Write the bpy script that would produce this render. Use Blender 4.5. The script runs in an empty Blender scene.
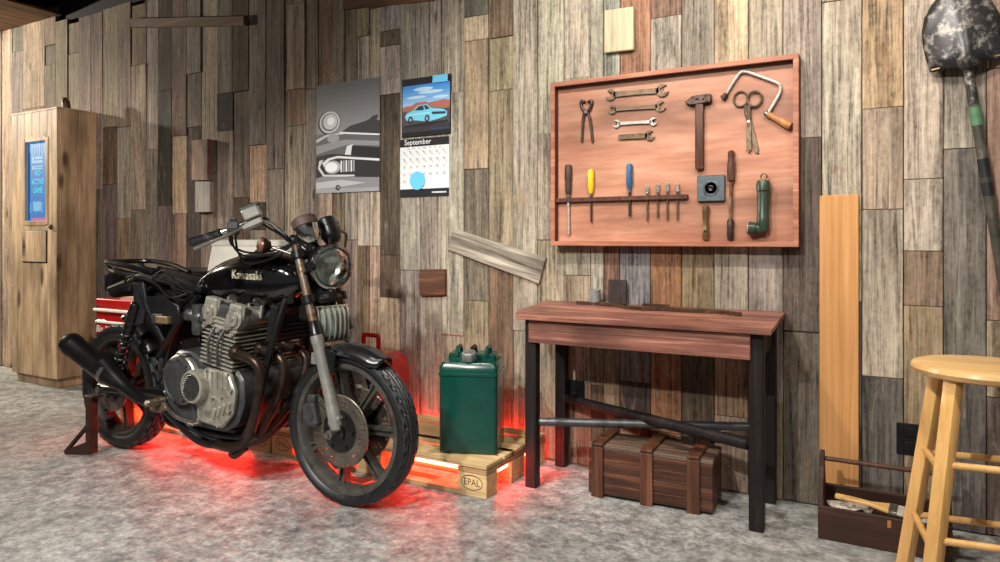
import bpy, bmesh, math, random
from mathutils import Vector as V, Matrix as Mx
R = math.radians
PI = math.pi
rnd = random.Random(7)
sc = bpy.context.scene
COL = sc.collection

# ------------------------------------------------------------------ camera (measured from the room)
F_PX, YAW, CAM_D, HOR, CAM_H = 692.0, 0.509, 3.187, 238.4, 1.12
cY, sY = math.cos(YAW), math.sin(YAW)
cam = bpy.data.cameras.new('camera'); camo = bpy.data.objects.new('camera', cam); COL.objects.link(camo)
cam.sensor_width = 36; cam.lens = 36 * F_PX / 1000; cam.shift_y = -(281 - HOR) / 1000; cam.clip_start = .02
camo.location = (0, -CAM_D, CAM_H); camo.rotation_euler = (PI / 2, 0, YAW)
sc.camera = camo

def wx(px, Y=0.0):          # survey: X on the vertical plane Y of a sight line
    u = (px - 500) / F_PX
    return (Y + CAM_D) / (u * sY + cY) * (u * cY - sY)
def at(px, py, Y=0.0):      # survey: point on the plane Y
    u = (px - 500) / F_PX
    t = (Y + CAM_D) / (u * sY + cY)
    return V((t * (u * cY - sY), Y, CAM_H - (py - HOR) / F_PX * t))

# ------------------------------------------------------------------ materials
def lin(c):  # sRGB 0-255 to linear
    c = c / 255
    return c / 12.92 if c <= .04045 else ((c + .055) / 1.055) ** 2.4
def S(r, g, b): return (lin(r), lin(g), lin(b), 1)

class N:
    def __init__(s, name):
        s.m = bpy.data.materials.new(name); s.m.use_nodes = True
        s.t = s.m.node_tree; s.p = s.t.nodes['Principled BSDF']
    def n(s, typ, **kw):
        x = s.t.nodes.new(typ)
        for k, v in kw.items(): setattr(x, k, v)
        return x
    def l(s, a, b): s.t.links.new(a, b)
    def mul(s, vec, sx):
        x = s.n('ShaderNodeVectorMath', operation='MULTIPLY'); s.l(vec, x.inputs[0]); x.inputs[1].default_value = sx; return x.outputs[0]
    def addv(s, a, b):
        x = s.n('ShaderNodeVectorMath', operation='ADD'); s.l(a, x.inputs[0]); s.l(b, x.inputs[1]); return x.outputs[0]
    def noise(s, vec, scale=1, detail=5, rough=.6, dist=0):
        x = s.n('ShaderNodeTexNoise'); s.l(vec, x.inputs['Vector'])
        x.inputs['Scale'].default_value = scale; x.inputs['Detail'].default_value = detail
        x.inputs['Roughness'].default_value = rough; x.inputs['Distortion'].default_value = dist
        return x.outputs['Fac']
    def math(s, op, a, b, clamp=False):
        x = s.n('ShaderNodeMath', operation=op, use_clamp=clamp)
        for i, v in enumerate((a, b)):
            if isinstance(v, (int, float)): x.inputs[i].default_value = v
            else: s.l(v, x.inputs[i])
        return x.outputs[0]
    def ramp(s, fac, stops):
        x = s.n('ShaderNodeValToRGB'); s.l(fac, x.inputs[0]); e = x.color_ramp.elements
        while len(e) < len(stops): e.new(.5)
        for el, (p, c) in zip(e, stops):
            el.position = p; el.color = c if not isinstance(c, (int, float)) else (c, c, c, 1)
        return x.outputs['Color']
    def mix(s, fac, a, b, mode='MIX'):
        x = s.n('ShaderNodeMix', data_type='RGBA', blend_type=mode)
        for i, v in ((0, fac), (6, a), (7, b)):
            if isinstance(v, (int, float)): x.inputs[i].default_value = v
            elif isinstance(v, tuple): x.inputs[i].default_value = v
            else: s.l(v, x.inputs[i])
        return x.outputs[2]
    def bump(s, h, strength=.3, dist=.01):
        x = s.n('ShaderNodeBump'); x.inputs['Strength'].default_value = strength; x.inputs['Distance'].default_value = dist
        s.l(h, x.inputs['Height']); s.l(x.outputs[0], s.p.inputs['Normal'])
    def coord(s, rand=True):
        v = s.n('ShaderNodeTexCoord').outputs['Object']
        if rand:
            o = s.n('ShaderNodeObjectInfo'); q = s.n('ShaderNodeCombineXYZ')
            for i, k in enumerate((31., 57., 83.)):
                s.l(s.math('MULTIPLY', o.outputs['Random'], k), q.inputs[i])
            v = s.addv(v, q.outputs[0])
        return v
    def setp(s, **kw):
        for k, v in kw.items():
            i = s.p.inputs[k]
            if hasattr(v, 'is_linked') or hasattr(v, 'links'): s.l(v, i)
            else: i.default_value = v

def sv(axis, along, across):
    return tuple(along if i == 'xyz'.index(axis) else across for i in range(3))

def wood(name, dark, mid, light, axis='z', across=45, along=2.5, blotch=.5, bscale=4., rough=.65, bump=.35, knots=.6, spec=.3, k2=S(40, 28, 20), wide=.28, kr=.10):
    m = N(name); v = m.coord()
    g1 = m.noise(m.mul(v, sv(axis, along, across)), 1, 7, .62, .6)
    g2 = m.noise(m.mul(v, sv(axis, along * 2.5, across * 4)), 1, 4, .6, .2)
    g = m.math('ADD', m.math('MULTIPLY', g1, .68), m.math('MULTIPLY', g2, .32))
    c = m.ramp(g, [(.5 - wide, dark), (.5, mid), (.5 + wide * .75, light)])
    bl = m.ramp(m.noise(m.mul(v, sv(axis, bscale * .3, bscale)), 1, 4, .55), [(.3, 1 - blotch), (.65, 1 + blotch * .35)])
    c = m.mix(1.0, c, bl, 'MULTIPLY')
    if knots:
        vo = m.n('ShaderNodeTexVoronoi'); m.l(m.mul(v, sv(axis, 2.2, 6.5)), vo.inputs['Vector']); vo.inputs['Scale'].default_value = 1
        d = m.math('ADD', vo.outputs['Distance'], m.math('MULTIPLY', g1, .12))
        kf = m.ramp(d, [(kr, knots), (kr + .09, 0.0)])
        c = m.mix(kf, c, k2)
    m.setp(**{'Base Color': c, 'Roughness': rough, 'Specular IOR Level': spec})
    m.bump(g, bump, .004)
    return m.m

def plain(name, col, rough=.5, metal=0., var=.25, scale=18, col2=None, patch=None, bump=.1, spec=.5, coat=0., rv=.1):
    """paint or metal with uneven wear; col2 shows through where noise is high"""
    m = N(name); v = m.coord()
    n = m.noise(v, scale, 6, .6)
    c = m.mix(1.0, col, m.ramp(n, [(.3, 1 - var), (.7, 1 + var * .5)]), 'MULTIPLY')
    if col2:
        f = m.ramp(m.noise(v, scale * (patch[2] if patch and len(patch) > 2 else .7), 7, .68), [((patch or (.55, .65))[0], 0.), ((patch or (.55, .65))[1], 1.)])
        c = m.mix(f, c, col2)
        m.setp(Roughness=m.math('ADD', m.math('MULTIPLY', f, .25), rough - .05, True))
    else:
        m.setp(Roughness=m.math('ADD', m.math('MULTIPLY', n, rv * 2), rough - rv, True))
    m.setp(**{'Base Color': c, 'Metallic': metal, 'Specular IOR Level': spec, 'Coat Weight': coat, 'Coat Roughness': .08})
    if bump: m.bump(n, bump, .003)
    return m.m

def glow(name, col, strength):
    m = N(name); m.setp(**{'Base Color': (0, 0, 0, 1), 'Emission Color': col, 'Emission Strength': strength}); return m.m
def flat(name, col, rough=.6, metal=0.):
    m = N(name); m.setp(**{'Base Color': col, 'Roughness': rough, 'Metallic': metal}); return m.m

# weathered barn boards: one tone per board (colour attribute), grain by noise
def barnwood():
    m = N('barn_wood'); a = m.n('ShaderNodeAttribute', attribute_name='tone')
    v = m.n('ShaderNodeTexCoord').outputs['Object']
    q = m.n('ShaderNodeCombineXYZ')
    for i, k in enumerate((31., 57., 83.)): m.l(m.math('MULTIPLY', a.outputs['Alpha'], k), q.inputs[i])
    v = m.addv(v, q.outputs[0])
    g1 = m.noise(m.mul(v, (42, 42, 1.8)), 1, 8, .66, .9)
    g2 = m.noise(m.mul(v, (150, 150, 6)), 1, 5, .65, .3)
    g3 = m.noise(m.mul(v, (60, 60, 34)), 1, 5, .7, .4)
    g = m.math('ADD', m.math('ADD', m.math('MULTIPLY', g1, .5), m.math('MULTIPLY', g2, .26)), m.math('MULTIPLY', g3, .24))
    c = m.mix(1.0, a.outputs['Color'], m.ramp(g, [(.39, .24), (.46, .64), (.52, 1.0), (.61, 1.42)]), 'MULTIPLY')
    b = m.noise(m.mul(v, (7, 7, 1.6)), 1, 5, .6, .5)
    c = m.mix(1.0, c, m.ramp(b, [(.3, .55), (.5, 1.0), (.7, 1.2)]), 'MULTIPLY')
    w = m.noise(m.mul(v, (26, 26, 3.2)), 1, 8, .72, .8)                        # bleached streaks
    c = m.mix(m.ramp(w, [(.58, 0.), (.72, .34)]), c, S(205, 196, 180))
    r = m.noise(m.mul(v, (9, 9, 2.2)), 1.3, 6, .65, .6)                        # warm bare patches
    c = m.mix(m.ramp(r, [(.6, 0.), (.72, .5)]), c, S(150, 112, 78))
    vo = m.n('ShaderNodeTexVoronoi'); m.l(m.mul(v, (5.5, 5.5, 1.7)), vo.inputs['Vector']); vo.inputs['Scale'].default_value = 1
    d = m.math('ADD', vo.outputs['Distance'], m.math('MULTIPLY', g1, .16))
    c = m.mix(m.ramp(d, [(.12, .85), (.17, 0.)]), c, S(48, 38, 30))
    cr = m.noise(m.mul(v, (70, 70, .9)), 1, 3, .5, .3)                         # long cracks
    c = m.mix(m.ramp(cr, [(.27, .8), (.33, 0.)]), c, S(38, 32, 28))
    m.setp(**{'Base Color': c, 'Roughness': .78, 'Specular IOR Level': .22})
    m.bump(g, .55, .006)
    return m.m

def concrete():
    m = N('concrete'); v = m.n('ShaderNodeTexCoord').outputs['Object']
    big = m.noise(v, .9, 6, .62, .6); med = m.noise(v, 13, 9, .76, .1); fine = m.noise(v, 42, 6, .7)
    c = m.ramp(med, [(.36, S(104, 105, 103)), (.48, S(150, 152, 149)), (.60, S(186, 188, 184))])
    c = m.mix(1.0, c, m.ramp(big, [(.34, .68), (.5, .97), (.64, 1.12)]), 'MULTIPLY')
    c = m.mix(1.0, c, m.ramp(fine, [(.34, .62), (.66, 1.25)]), 'MULTIPLY')
    s1 = m.noise(m.mul(v, (14, 9, 1)), 1, 8, .75, 1.2)
    c = m.mix(m.ramp(s1, [(.6, 0.), (.68, .5)]), c, S(222, 220, 212))
    s2 = m.noise(m.mul(v, (2.2, 3.4, 1)), 1.2, 7, .7, 1.0)
    c = m.mix(m.ramp(s2, [(.60, 0.), (.74, .6)]), c, S(84, 78, 72))
    s3 = m.noise(v, .55, 4, .5, .4)
    c = m.mix(m.ramp(s3, [(.5, 0.), (.66, .35)]), c, S(150, 134, 118))
    m.setp(**{'Base Color': c, 'Roughness': m.math('ADD', m.math('MULTIPLY', med, .4), .38), 'Specular IOR Level': .4})
    m.bump(m.math('ADD', m.math('MULTIPLY', med, .6), m.math('MULTIPLY', fine, .4)), .35, .006)
    return m.m

MT = dict(
    barn=barnwood(), concrete=concrete(), void=flat('dark_void', (.006, .005, .005, 1), .9),
    ceilwood=wood('ceiling_wood', S(60, 42, 28), S(118, 86, 56), S(150, 112, 76), 'y', 30, 1.5),
    pine=wood('stained_pine', S(112, 88, 62), S(196, 168, 134), S(224, 202, 170), 'z', 22, 1.6, .55, 7, .6, .2, .85, k2=S(78, 58, 40), kr=.17),
    cedar=wood('cedar', S(168, 112, 60), S(206, 150, 92), S(222, 172, 116), 'z', 60, 1.0, .18, 3, .6, .15, .5, k2=S(120, 70, 36)),
    palletw=wood('pallet_wood', S(160, 124, 80), S(214, 182, 132), S(232, 206, 160), 'x', 40, 1.6, .25, 5, .75, .25, .5),
    palletd=wood('pallet_wood_old', S(120, 90, 60), S(168, 134, 96), S(192, 160, 120), 'x', 40, 1.6, .4, 5, .75, .3, .5),
    bench=wood('bench_red_wood', S(66, 38, 34), S(146, 94, 80), S(206, 152, 126), 'x', 38, 1.4, .6, 7, .45, .25, .5, .45, k2=S(40, 18, 16), wide=.24),
    benchleg=wood('bench_leg_wood', S(12, 11, 12), S(30, 25, 26), S(54, 45, 45), 'z', 40, 2, .4, 6, .5, .2, 0),
    crate=wood('crate_wood', S(20, 11, 8), S(80, 47, 32), S(140, 92, 62), 'x', 34, 1.5, .85, 7, .5, .35, .4, .4, wide=.26),
    cratetop_sheen=wood('crate_top_sheen', S(44, 32, 26), S(104, 82, 68), S(150, 128, 112), 'x', 34, 1.5, .6, 7, .5, .35, .4, .4),  # sheen on the lid painted in as a paler wood
    crateb=wood('crate_batten', S(28, 16, 11), S(96, 58, 40), S(146, 98, 68), 'z', 34, 1.8, .55, 7, .45, .3, .3, .4),
    copper=wood('board_panel', S(140, 84, 64), S(192, 134, 106), S(220, 168, 140), 'x', 9, 1.5, .55, 3.6, .5, .08, 0, .35, wide=.26),
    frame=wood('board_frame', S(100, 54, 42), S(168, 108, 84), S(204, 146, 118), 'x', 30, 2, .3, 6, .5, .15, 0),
    framed=wood('board_frame_shade', S(44, 26, 22), S(78, 48, 40), S(110, 74, 62), 'z', 30, 2, .3, 6, .55, .15, 0),  # shaded copy of the frame wood, darkness put into the colour
    stool=wood('stool_beech', S(188, 136, 72), S(224, 176, 108), S(238, 196, 132), 'z', 26, 1.0, .15, 3, .33, .06, .15, .5, k2=S(150, 96, 48)),
    stoolseat=wood('stool_seat_wood', S(196, 146, 84), S(226, 182, 118), S(242, 206, 150), 'x', 20, 1.0, .15, 3, .3, .05, .1, .5),
    tote=wood('tote_wood', S(30, 18, 13), S(62, 40, 30), S(88, 60, 46), 'x', 18, 1.5, .3, 4, .55, .12, .2, .35),
    greyboard=wood('grey_board', S(52, 46, 40), S(132, 123, 110), S(182, 174, 160), 'x', 34, 1.6, .55, 9, .75, .5, .6, wide=.17),
    brownblock=wood('brown_offcut', S(40, 24, 16), S(92, 60, 42), S(128, 90, 66), 'x', 30, 2, .4, 6, .7, .3, .3),
    pinkblock=wood('pink_offcut', S(92, 72, 62), S(152, 126, 112), S(184, 160, 146), 'z', 30, 4, .5, 12, .75, .4, .5),
    paleblock=wood('pale_offcut', S(100, 92, 84), S(158, 152, 142), S(190, 186, 178), 'z', 40, 3, .4, 8, .75, .4, .4),
    darkblock=wood('dark_offcut', S(34, 28, 28), S(60, 50, 48), S(84, 72, 68), 'z', 30, 3, .3, 8, .7, .3, 0),
    creamblock=wood('cream_offcut', S(140, 124, 96), S(192, 178, 146), S(214, 204, 176), 'z', 60, 4, .3, 6, .75, .4, 0),
    handlewood=wood('old_handle_wood', S(40, 22, 16), S(86, 54, 42), S(120, 82, 64), 'z', 60, 4, .4, 20, .5, .2, 0),
    tanwood=wood('tan_handle_wood', S(120, 70, 36), S(186, 128, 78), S(214, 164, 112), 'z', 60, 4, .3, 20, .4, .1, 0),
    black=plain('black_enamel', S(17, 17, 18), .38, 0, .5, 25, S(46, 44, 42), (.60, .75), .12, .5),
    badge=plain('badge_metal', S(206, 196, 170), .35, .3, .2, 60), glossg=plain('black_scuff_sheen', S(18, 18, 20), .34, 0, .4, 9, S(96, 98, 98), (.54, .74), .06, .6, .1), gloss=plain('black_gloss', S(10, 10, 12), .16, 0, .3, 9, S(38, 38, 40), (.62, .8), .02, .6, .6),  # in the scuffed black the grey patches also paint a sheen
    rubber=plain('tyre_rubber', S(20, 20, 22), .5, 0, .4, 40, S(52, 53, 54), (.56, .78, .5), .12, .5),
    tread=plain('tyre_tread', S(66, 70, 74), .5, 0, .45, 50, S(30, 31, 33), (.52, .7), .15, .4),
    brightsteel=plain('bright_steel', S(196, 192, 182), .35, .35, .25, 60, S(140, 128, 112), (.58, .74), .1),
    plastic=plain('black_plastic', S(17, 17, 18), .68, 0, .3, 30, spec=.25),
    pipe=plain('burnt_pipe', S(74, 58, 50), .38, .75, .5, 14, S(38, 30, 27), (.48, .66), .15),
    mufflerm=plain('muffler_black', S(22, 22, 23), .42, .3, .4, 12, S(50, 47, 44), (.62, .8), .15),
    alloy=plain('dirty_alloy', S(176, 172, 160), .42, .55, .35, 22, S(104, 96, 82), (.52, .72), .25),
    alloyd=plain('dark_alloy', S(86, 87, 88), .45, .6, .4, 22, S(46, 45, 44), (.5, .72), .25),
    slider=plain('fork_alloy', S(176, 174, 168), .38, .65, .25, 25, S(120, 116, 106), (.6, .8), .12),
    rusty=plain('rusty_tube', S(150, 142, 130), .35, .7, .3, 30, S(116, 78, 44), (.46, .56, 1.2), .2),
    chrome=plain('worn_chrome', S(206, 206, 204), .2, 1., .25, 22, S(110, 92, 72), (.64, .8), .06),
    steel=plain('worn_steel', S(150, 146, 138), .38, .85, .3, 30, S(96, 80, 64), (.54, .72), .15),
    tool=plain('old_tool_steel', S(112, 94, 74), .45, .5, .35, 60, S(88, 66, 48), (.5, .68), .2),
    darktool=plain('dark_tool_steel', S(78, 62, 54), .5, .6, .35, 60, S(46, 34, 30), (.5, .68), .2),
    disc=plain('brake_disc_steel', S(118, 110, 100), .42, .75, .3, 18, S(84, 66, 52), (.5, .7), .06),
    rim=plain('wheel_rim', S(96, 94, 88), .42, .55, .4, 16, S(48, 44, 40), (.5, .7), .12),
    rimd=plain('rear_wheel_rim', S(62, 58, 52), .5, .4, .4, 16, S(30, 28, 26), (.5, .7), .12),
    gold=plain('gold_box_metal', S(150, 128, 92), .4, .5, .3, 20),
    brownrub=plain('brown_rubber', S(72, 54, 46), .6, 0, .3, 30),
    rust=plain('stand_rust', S(66, 44, 36), .6, .3, .5, 16, S(34, 26, 24), (.48, .65), .2),
    can=plain('can_green', S(6, 62, 52), .3, 0, .25, 9, S(20, 34, 34), (.66, .78, .6), .04, .5, .2),
    cangrey=plain('grey_cap', S(150, 152, 150), .4, .7, .3, 40),
    red=plain('tool_red', S(176, 24, 22), .3, 0, .25, 14, S(100, 18, 16), (.66, .8), .05, .5, .2),
    white=plain('white_plastic', S(214, 208, 196), .5, 0, .12, 7, bump=0),
    carton=plain('white_carton', S(216, 204, 184), .7, 0, .12, 10, S(190, 70, 60), (.57, .6, .5), 0),
    tin=plain('tin_metal', S(166, 174, 174), .35, .5, .35, 30, S(110, 98, 84), (.58, .7), .1),
    chainm=plain('chain_metal', S(88, 64, 46), .45, .5, .5, 60, S(118, 86, 60), (.55, .7), .2),
    bluepaint=plain('blue_handle', S(48, 96, 138), .35, 0, .2, 40),
    yellow=plain('yellow_handle', S(236, 200, 36), .35, 0, .15, 40),
    torch=plain('torch_green', S(54, 68, 53), .38, 0, .3, 40, S(36, 50, 38), (.6, .75), .05),
    plate=plain('grey_plate', S(88, 98, 104), .5, .4, .3, 40, S(58, 60, 64), (.55, .7), .15),
    brass=plain('brass_tube', S(146, 118, 84), .4, .7, .35, 60, S(80, 58, 42), (.54, .7), .15),
    shovel=plain('shovel_steel', S(64, 62, 62), .4, .6, .5, 14, S(172, 168, 160), (.50, .68, 1.6), .3),
    shaft=plain('shovel_shaft', S(84, 82, 74), .4, .4, .4, 20, S(126, 122, 110), (.55, .72), .1),
    greentape=plain('green_tape', S(78, 118, 84), .5, 0, .3, 40),
    blacktape=plain('black_tape', S(24, 24, 27), .45),
    bristle=plain('brush_bristle', S(196, 186, 168), .8, 0, .4, 90),
    paper=plain('loose_paper', S(206, 198, 184), .8, 0, .15, 12),
    lens=flat('headlamp_glass', S(150, 160, 160), .08, .75),
    led=glow('red_led', (1., .026, .014, 1), 150),
)
def glassy(name, col):
    m = N(name); v = m.coord(False)
    n = m.noise(m.mul(v, (40, 40, 10)), 1, 3, .5)
    m.setp(**{'Base Color': m.ramp(n, [(.35, S(*[k * .7 for k in col])), (.65, S(*col))]), 'Roughness': .2, 'Metallic': .25, 'Coat Weight': .6, 'Coat Roughness': .04})
    return m.m
MT['lens'] = glassy('headlamp_glass', (206, 212, 206))
def clear_glass():
    m = N('clear_glass'); v = m.coord(False)
    t = m.n('ShaderNodeBsdfTransparent'); t.inputs[0].default_value = (.96, .98, .97, 1)
    g = m.n('ShaderNodeBsdfGlossy'); g.inputs['Roughness'].default_value = .04
    f = m.n('ShaderNodeFresnel'); f.inputs[0].default_value = 1.5
    bu = m.n('ShaderNodeBump'); bu.inputs['Strength'].default_value = .2; bu.inputs['Distance'].default_value = .003
    m.l(m.noise(m.mul(v, (10, 140, 10)), 1, 1, .5), bu.inputs['Height']); m.l(bu.outputs[0], g.inputs['Normal'])
    x = m.n('ShaderNodeMixShader'); m.l(f.outputs[0], x.inputs[0]); m.l(t.outputs[0], x.inputs[1]); m.l(g.outputs[0], x.inputs[2])
    m.l(x.outputs[0], m.t.nodes['Material Output'].inputs['Surface']); return m.m
MT['glass'] = clear_glass()
MT['reflector'] = flat('lamp_reflector', S(238, 240, 236), .3, .7)
MT['caged'] = glassy('caged_lamp_glass', (150, 164, 156))
MT['darkboard'] = wood('dark_level_board', S(54, 42, 34), S(112, 92, 76), S(148, 126, 108), 'x', 40, 1.6, .4, 5, .75, .4, .4)

# ------------------------------------------------------------------ mesh builder
class G:
    def __init__(s): s.bm = bmesh.new(); s.mi = 0; s.mats = []
    def use(s, mat):
        if mat not in s.mats: s.mats.append(mat)
        s.mi = s.mats.index(mat); return s
    def add(s, vs, fs):
        b = [s.bm.verts.new(v) for v in vs]; out = []
        for f in fs:
            try:
                x = s.bm.faces.new([b[i] for i in f]); x.material_index = s.mi; x.smooth = True; out.append(x)
            except ValueError: pass
        return out
    def box(s, c, d, bev=0., rot=None, M=None, seg=1):
        t = bmesh.new(); bmesh.ops.create_cube(t, size=1)
        for v in t.verts: v.co = V((v.co.x * d[0], v.co.y * d[1], v.co.z * d[2]))
        if bev: bmesh.ops.bevel(t, geom=list(t.edges), offset=min(bev, min(d) * .45), segments=seg, profile=.5, affect='EDGES')
        m = Mx.Translation(V(c))
        if M is not None: m = m @ M
        elif rot:
            m = m @ (Mx.Rotation(rot[2], 4, 'Z') @ Mx.Rotation(rot[1], 4, 'Y') @ Mx.Rotation(rot[0], 4, 'X'))
        t.verts.index_update()
        s.add([m @ v.co for v in t.verts], [[v.index for v in f.verts] for f in t.faces]); t.free(); return s
    def beam(s, a, b, w, h, bev=.002, up=(0, 0, 1)):      # squared bar from a to b
        a, b = V(a), V(b); d = (b - a); L = d.length; x = d.normalized(); u = V(up)
        y = u.cross(x)
        if y.length < 1e-4: y = V((0, 1, 0)).cross(x)
        y.normalize(); z = x.cross(y)
        M = Mx((x, y, z)).transposed().to_4x4()
        return s.box((a + b) / 2, (L, w, h), bev, M=M)
    @staticmethod
    def frame(a):
        a = V(a).normalized(); r = V((0, 0, 1)) if abs(a.z) < .9 else V((1, 0, 0))
        u = r.cross(a).normalized(); return a, u, a.cross(u)
    def lathe(s, prof, o, axis, seg=24, fn=None):      # prof: (radius, distance along the axis)
        a, u, w = s.frame(axis); o = V(o); vs = []; fs = []; n = len(prof)
        for k in range(seg):
            t = 2 * PI * k / seg; d = u * math.cos(t) + w * math.sin(t)
            for j, (r, h) in enumerate(prof):
                rr = r + (fn(k, j, t, h) if fn else 0)
                vs.append(o + a * h + d * max(rr, 1e-5))
        for k in range(seg):
            k2 = (k + 1) % seg
            for j in range(n - 1): fs.append((k * n + j, k2 * n + j, k2 * n + j + 1, k * n + j + 1))
        if prof[0] != prof[-1]:
            if prof[0][0] > 1e-4: fs.append([k * n for k in range(seg)][::-1])
            if prof[-1][0] > 1e-4: fs.append([k * n + n - 1 for k in range(seg)])
        s.add(vs, fs); return s
    def cyl(s, a, b, r, r2=None, seg=16):
        a, b = V(a), V(b); L = (b - a).length; return s.lathe([(r, 0), (r if r2 is None else r2, L)], a, b - a, seg)
    def rod(s, a, b, r, seg=12):
        a, b = V(a), V(b); L = (b - a).length; e = min(r * .35, L * .2)
        return s.lathe([(r - e, 0), (r, e), (r, L - e), (r - e, L)], a, b - a, seg)
    def tube(s, pts, r, seg=10, sub=6, closed=False, flatten=1.):
        P = [V(p) for p in pts]; n = len(P); rs = r if isinstance(r, (list, tuple)) else [r] * n
        Q, Rr = [], []
        rng = n if closed else n - 1
        for i in range(rng):
            g = lambda k: P[k % n] if closed else P[min(max(k, 0), n - 1)]
            gr = lambda k: rs[k % n] if closed else rs[min(max(k, 0), n - 1)]
            p0, p1, p2, p3 = g(i - 1), g(i), g(i + 1), g(i + 2)
            for k in range(sub):
                t = k / sub
                Q.append(.5 * ((2 * p1) + (p2 - p0) * t + (2 * p0 - 5 * p1 + 4 * p2 - p3) * t * t + (3 * p1 - p0 - 3 * p2 + p3) * t ** 3))
                Rr.append(gr(i) * (1 - t) + gr(i + 1) * t)
        if not closed: Q.append(P[-1]); Rr.append(rs[-1])
        m = len(Q); vs = []; fs = []; u = None
        for i in range(m):
            if closed: t = (Q[(i + 1) % m] - Q[i - 1]).normalized()
            else: t = (Q[min(i + 1, m - 1)] - Q[max(i - 1, 0)]).normalized()
            if u is None: _, u, _ = s.frame(t)
            u = (u - t * u.dot(t)).normalized(); w = t.cross(u)
            for k in range(seg):
                a = 2 * PI * k / seg; vs.append(Q[i] + (u * math.cos(a) + w * math.sin(a) * flatten) * Rr[i])
        for i in range(m if closed else m - 1):
            j = (i + 1) % m
            for k in range(seg):
                k2 = (k + 1) % seg; fs.append((i * seg + k, i * seg + k2, j * seg + k2, j * seg + k))
        if not closed:
            fs.append([k for k in range(seg)][::-1]); fs.append([(m - 1) * seg + k for k in range(seg)])
        s.add(vs, fs); return s
    def prism(s, poly, o, u, v, h, bev=0.):           # polygon in the u,v plane pushed h along u x v
        o, u, v = V(o), V(u).normalized(), V(v).normalized(); n = u.cross(v).normalized()
        t = bmesh.new()
        b = [t.verts.new(o + u * p[0] + v * p[1]) for p in poly]; tp = [t.verts.new(x.co + n * h) for x in b]; k = len(b)
        t.faces.new(b[::-1]); t.faces.new(tp)
        for i in range(k): t.faces.new((b[i], b[(i + 1) % k], tp[(i + 1) % k], tp[i]))
        bmesh.ops.recalc_face_normals(t, faces=list(t.faces))
        if bev: bmesh.ops.bevel(t, geom=list(t.edges), offset=bev, segments=1, profile=.5, affect='EDGES')
        t.verts.index_update()
        s.add([x.co for x in t.verts], [[x.index for x in f.verts] for f in t.faces]); t.free(); return s
    def sheet(s, poly, o, u, v, lift=0.):             # printed shape lying on a flat face
        o, u, v = V(o), V(u), V(v); n = u.cross(v).normalized()
        s.add([o + u * p[0] + v * p[1] + n * lift for p in poly], [range(len(poly))]); return s
    def ell(s, c, r, seg=20, rings=12):
        vs, fs = [], []
        for i in range(rings + 1):
            a = PI * i / rings
            for k in range(seg):
                b = 2 * PI * k / seg
                vs.append(V(c) + V((r[0] * math.sin(a) * math.cos(b), r[1] * math.sin(a) * math.sin(b), r[2] * math.cos(a))))
        for i in range(rings):
            for k in range(seg):
                k2 = (k + 1) % seg; fs.append((i * seg + k, (i + 1) * seg + k, (i + 1) * seg + k2, i * seg + k2))
        s.add(vs, fs); return s
    def loft(s, secs, cap=True):
        n = len(secs[0]); vs = [p for q in secs for p in q]; fs = []
        for i in range(len(secs) - 1):
            for k in range(n):
                k2 = (k + 1) % n; fs.append((i * n + k, i * n + k2, (i + 1) * n + k2, (i + 1) * n + k))
        if cap: fs.append(list(range(n))[::-1]); fs.append([(len(secs) - 1) * n + k for k in range(n)])
        s.add(vs, fs); return s
    def text(s, body, o, u, v, size, lift=.0004, depth=.0004, align='CENTER', shear=0., xs=1.):
        c = bpy.data.curves.new('t', 'FONT'); c.body = body; c.size = size; c.align_x = align; c.align_y = 'CENTER'; c.shear = shear; c.resolution_u = 3
        ob = bpy.data.objects.new('t', c); COL.objects.link(ob)
        me = bpy.data.meshes.new_from_object(ob.evaluated_get(bpy.context.evaluated_depsgraph_get()))
        o, u, v = V(o), V(u).normalized(), V(v).normalized(); n = u.cross(v).normalized()
        s.add([o + u * (q.co.x * xs) + v * q.co.y + n * lift for q in me.vertices], [list(p.vertices) for p in me.polygons])
        bpy.data.objects.remove(ob); bpy.data.curves.remove(c); bpy.data.meshes.remove(me); return s
    def build(s, name, mat=None, parent=None, loc=(0, 0, 0), rotz=0, smooth=35, fix=True, rot=None):
        if fix: bmesh.ops.recalc_face_normals(s.bm, faces=list(s.bm.faces))
        me = bpy.data.meshes.new(name); s.bm.to_mesh(me); s.bm.free()
        ml = s.mats if s.mats else [mat]
        for m in ml: me.materials.append(MT[m] if isinstance(m, str) else m)
        if smooth: me.set_sharp_from_angle(angle=R(smooth))
        else:
            for p in me.polygons: p.use_smooth = False
        o = bpy.data.objects.new(name, me); COL.objects.link(o)
        o.location = loc; o.rotation_euler = rot if rot else (0, 0, rotz)
        if parent is not None: o.parent = parent
        return o

def tag(o, label, cat, group=None, kind=None):
    o['label'] = label; o['category'] = cat
    if group: o['group'] = group
    if kind: o['kind'] = kind
    return o
def thing(name, label, cat, loc=(0, 0, 0), rotz=0, group=None, rot=None):
    o = bpy.data.objects.new(name, None); COL.objects.link(o); o.location = loc
    o.rotation_euler = rot if rot else (0, 0, rotz); o.empty_display_size = .1
    return tag(o, label, cat, group)
def struct(o):
    o['kind'] = 'structure'; return o

X3, Y3, Z3 = V((1, 0, 0)), V((0, 1, 0)), V((0, 0, 1))
# ================================================================== THE SETTING
T = dict(g=(136, 125, 114), lg=(160, 147, 131), dg=(100, 92, 84), b=(130, 110, 90), db=(98, 80, 66), t=(166, 147, 122), o=(182, 154, 122),
         r=(142, 108, 88), k=(66, 58, 52), gb=(132, 118, 104), y=(148, 132, 110), bl=(134, 129, 123), rr=(150, 104, 76), w=(168, 156, 140), p=(154, 132, 114))
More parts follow.
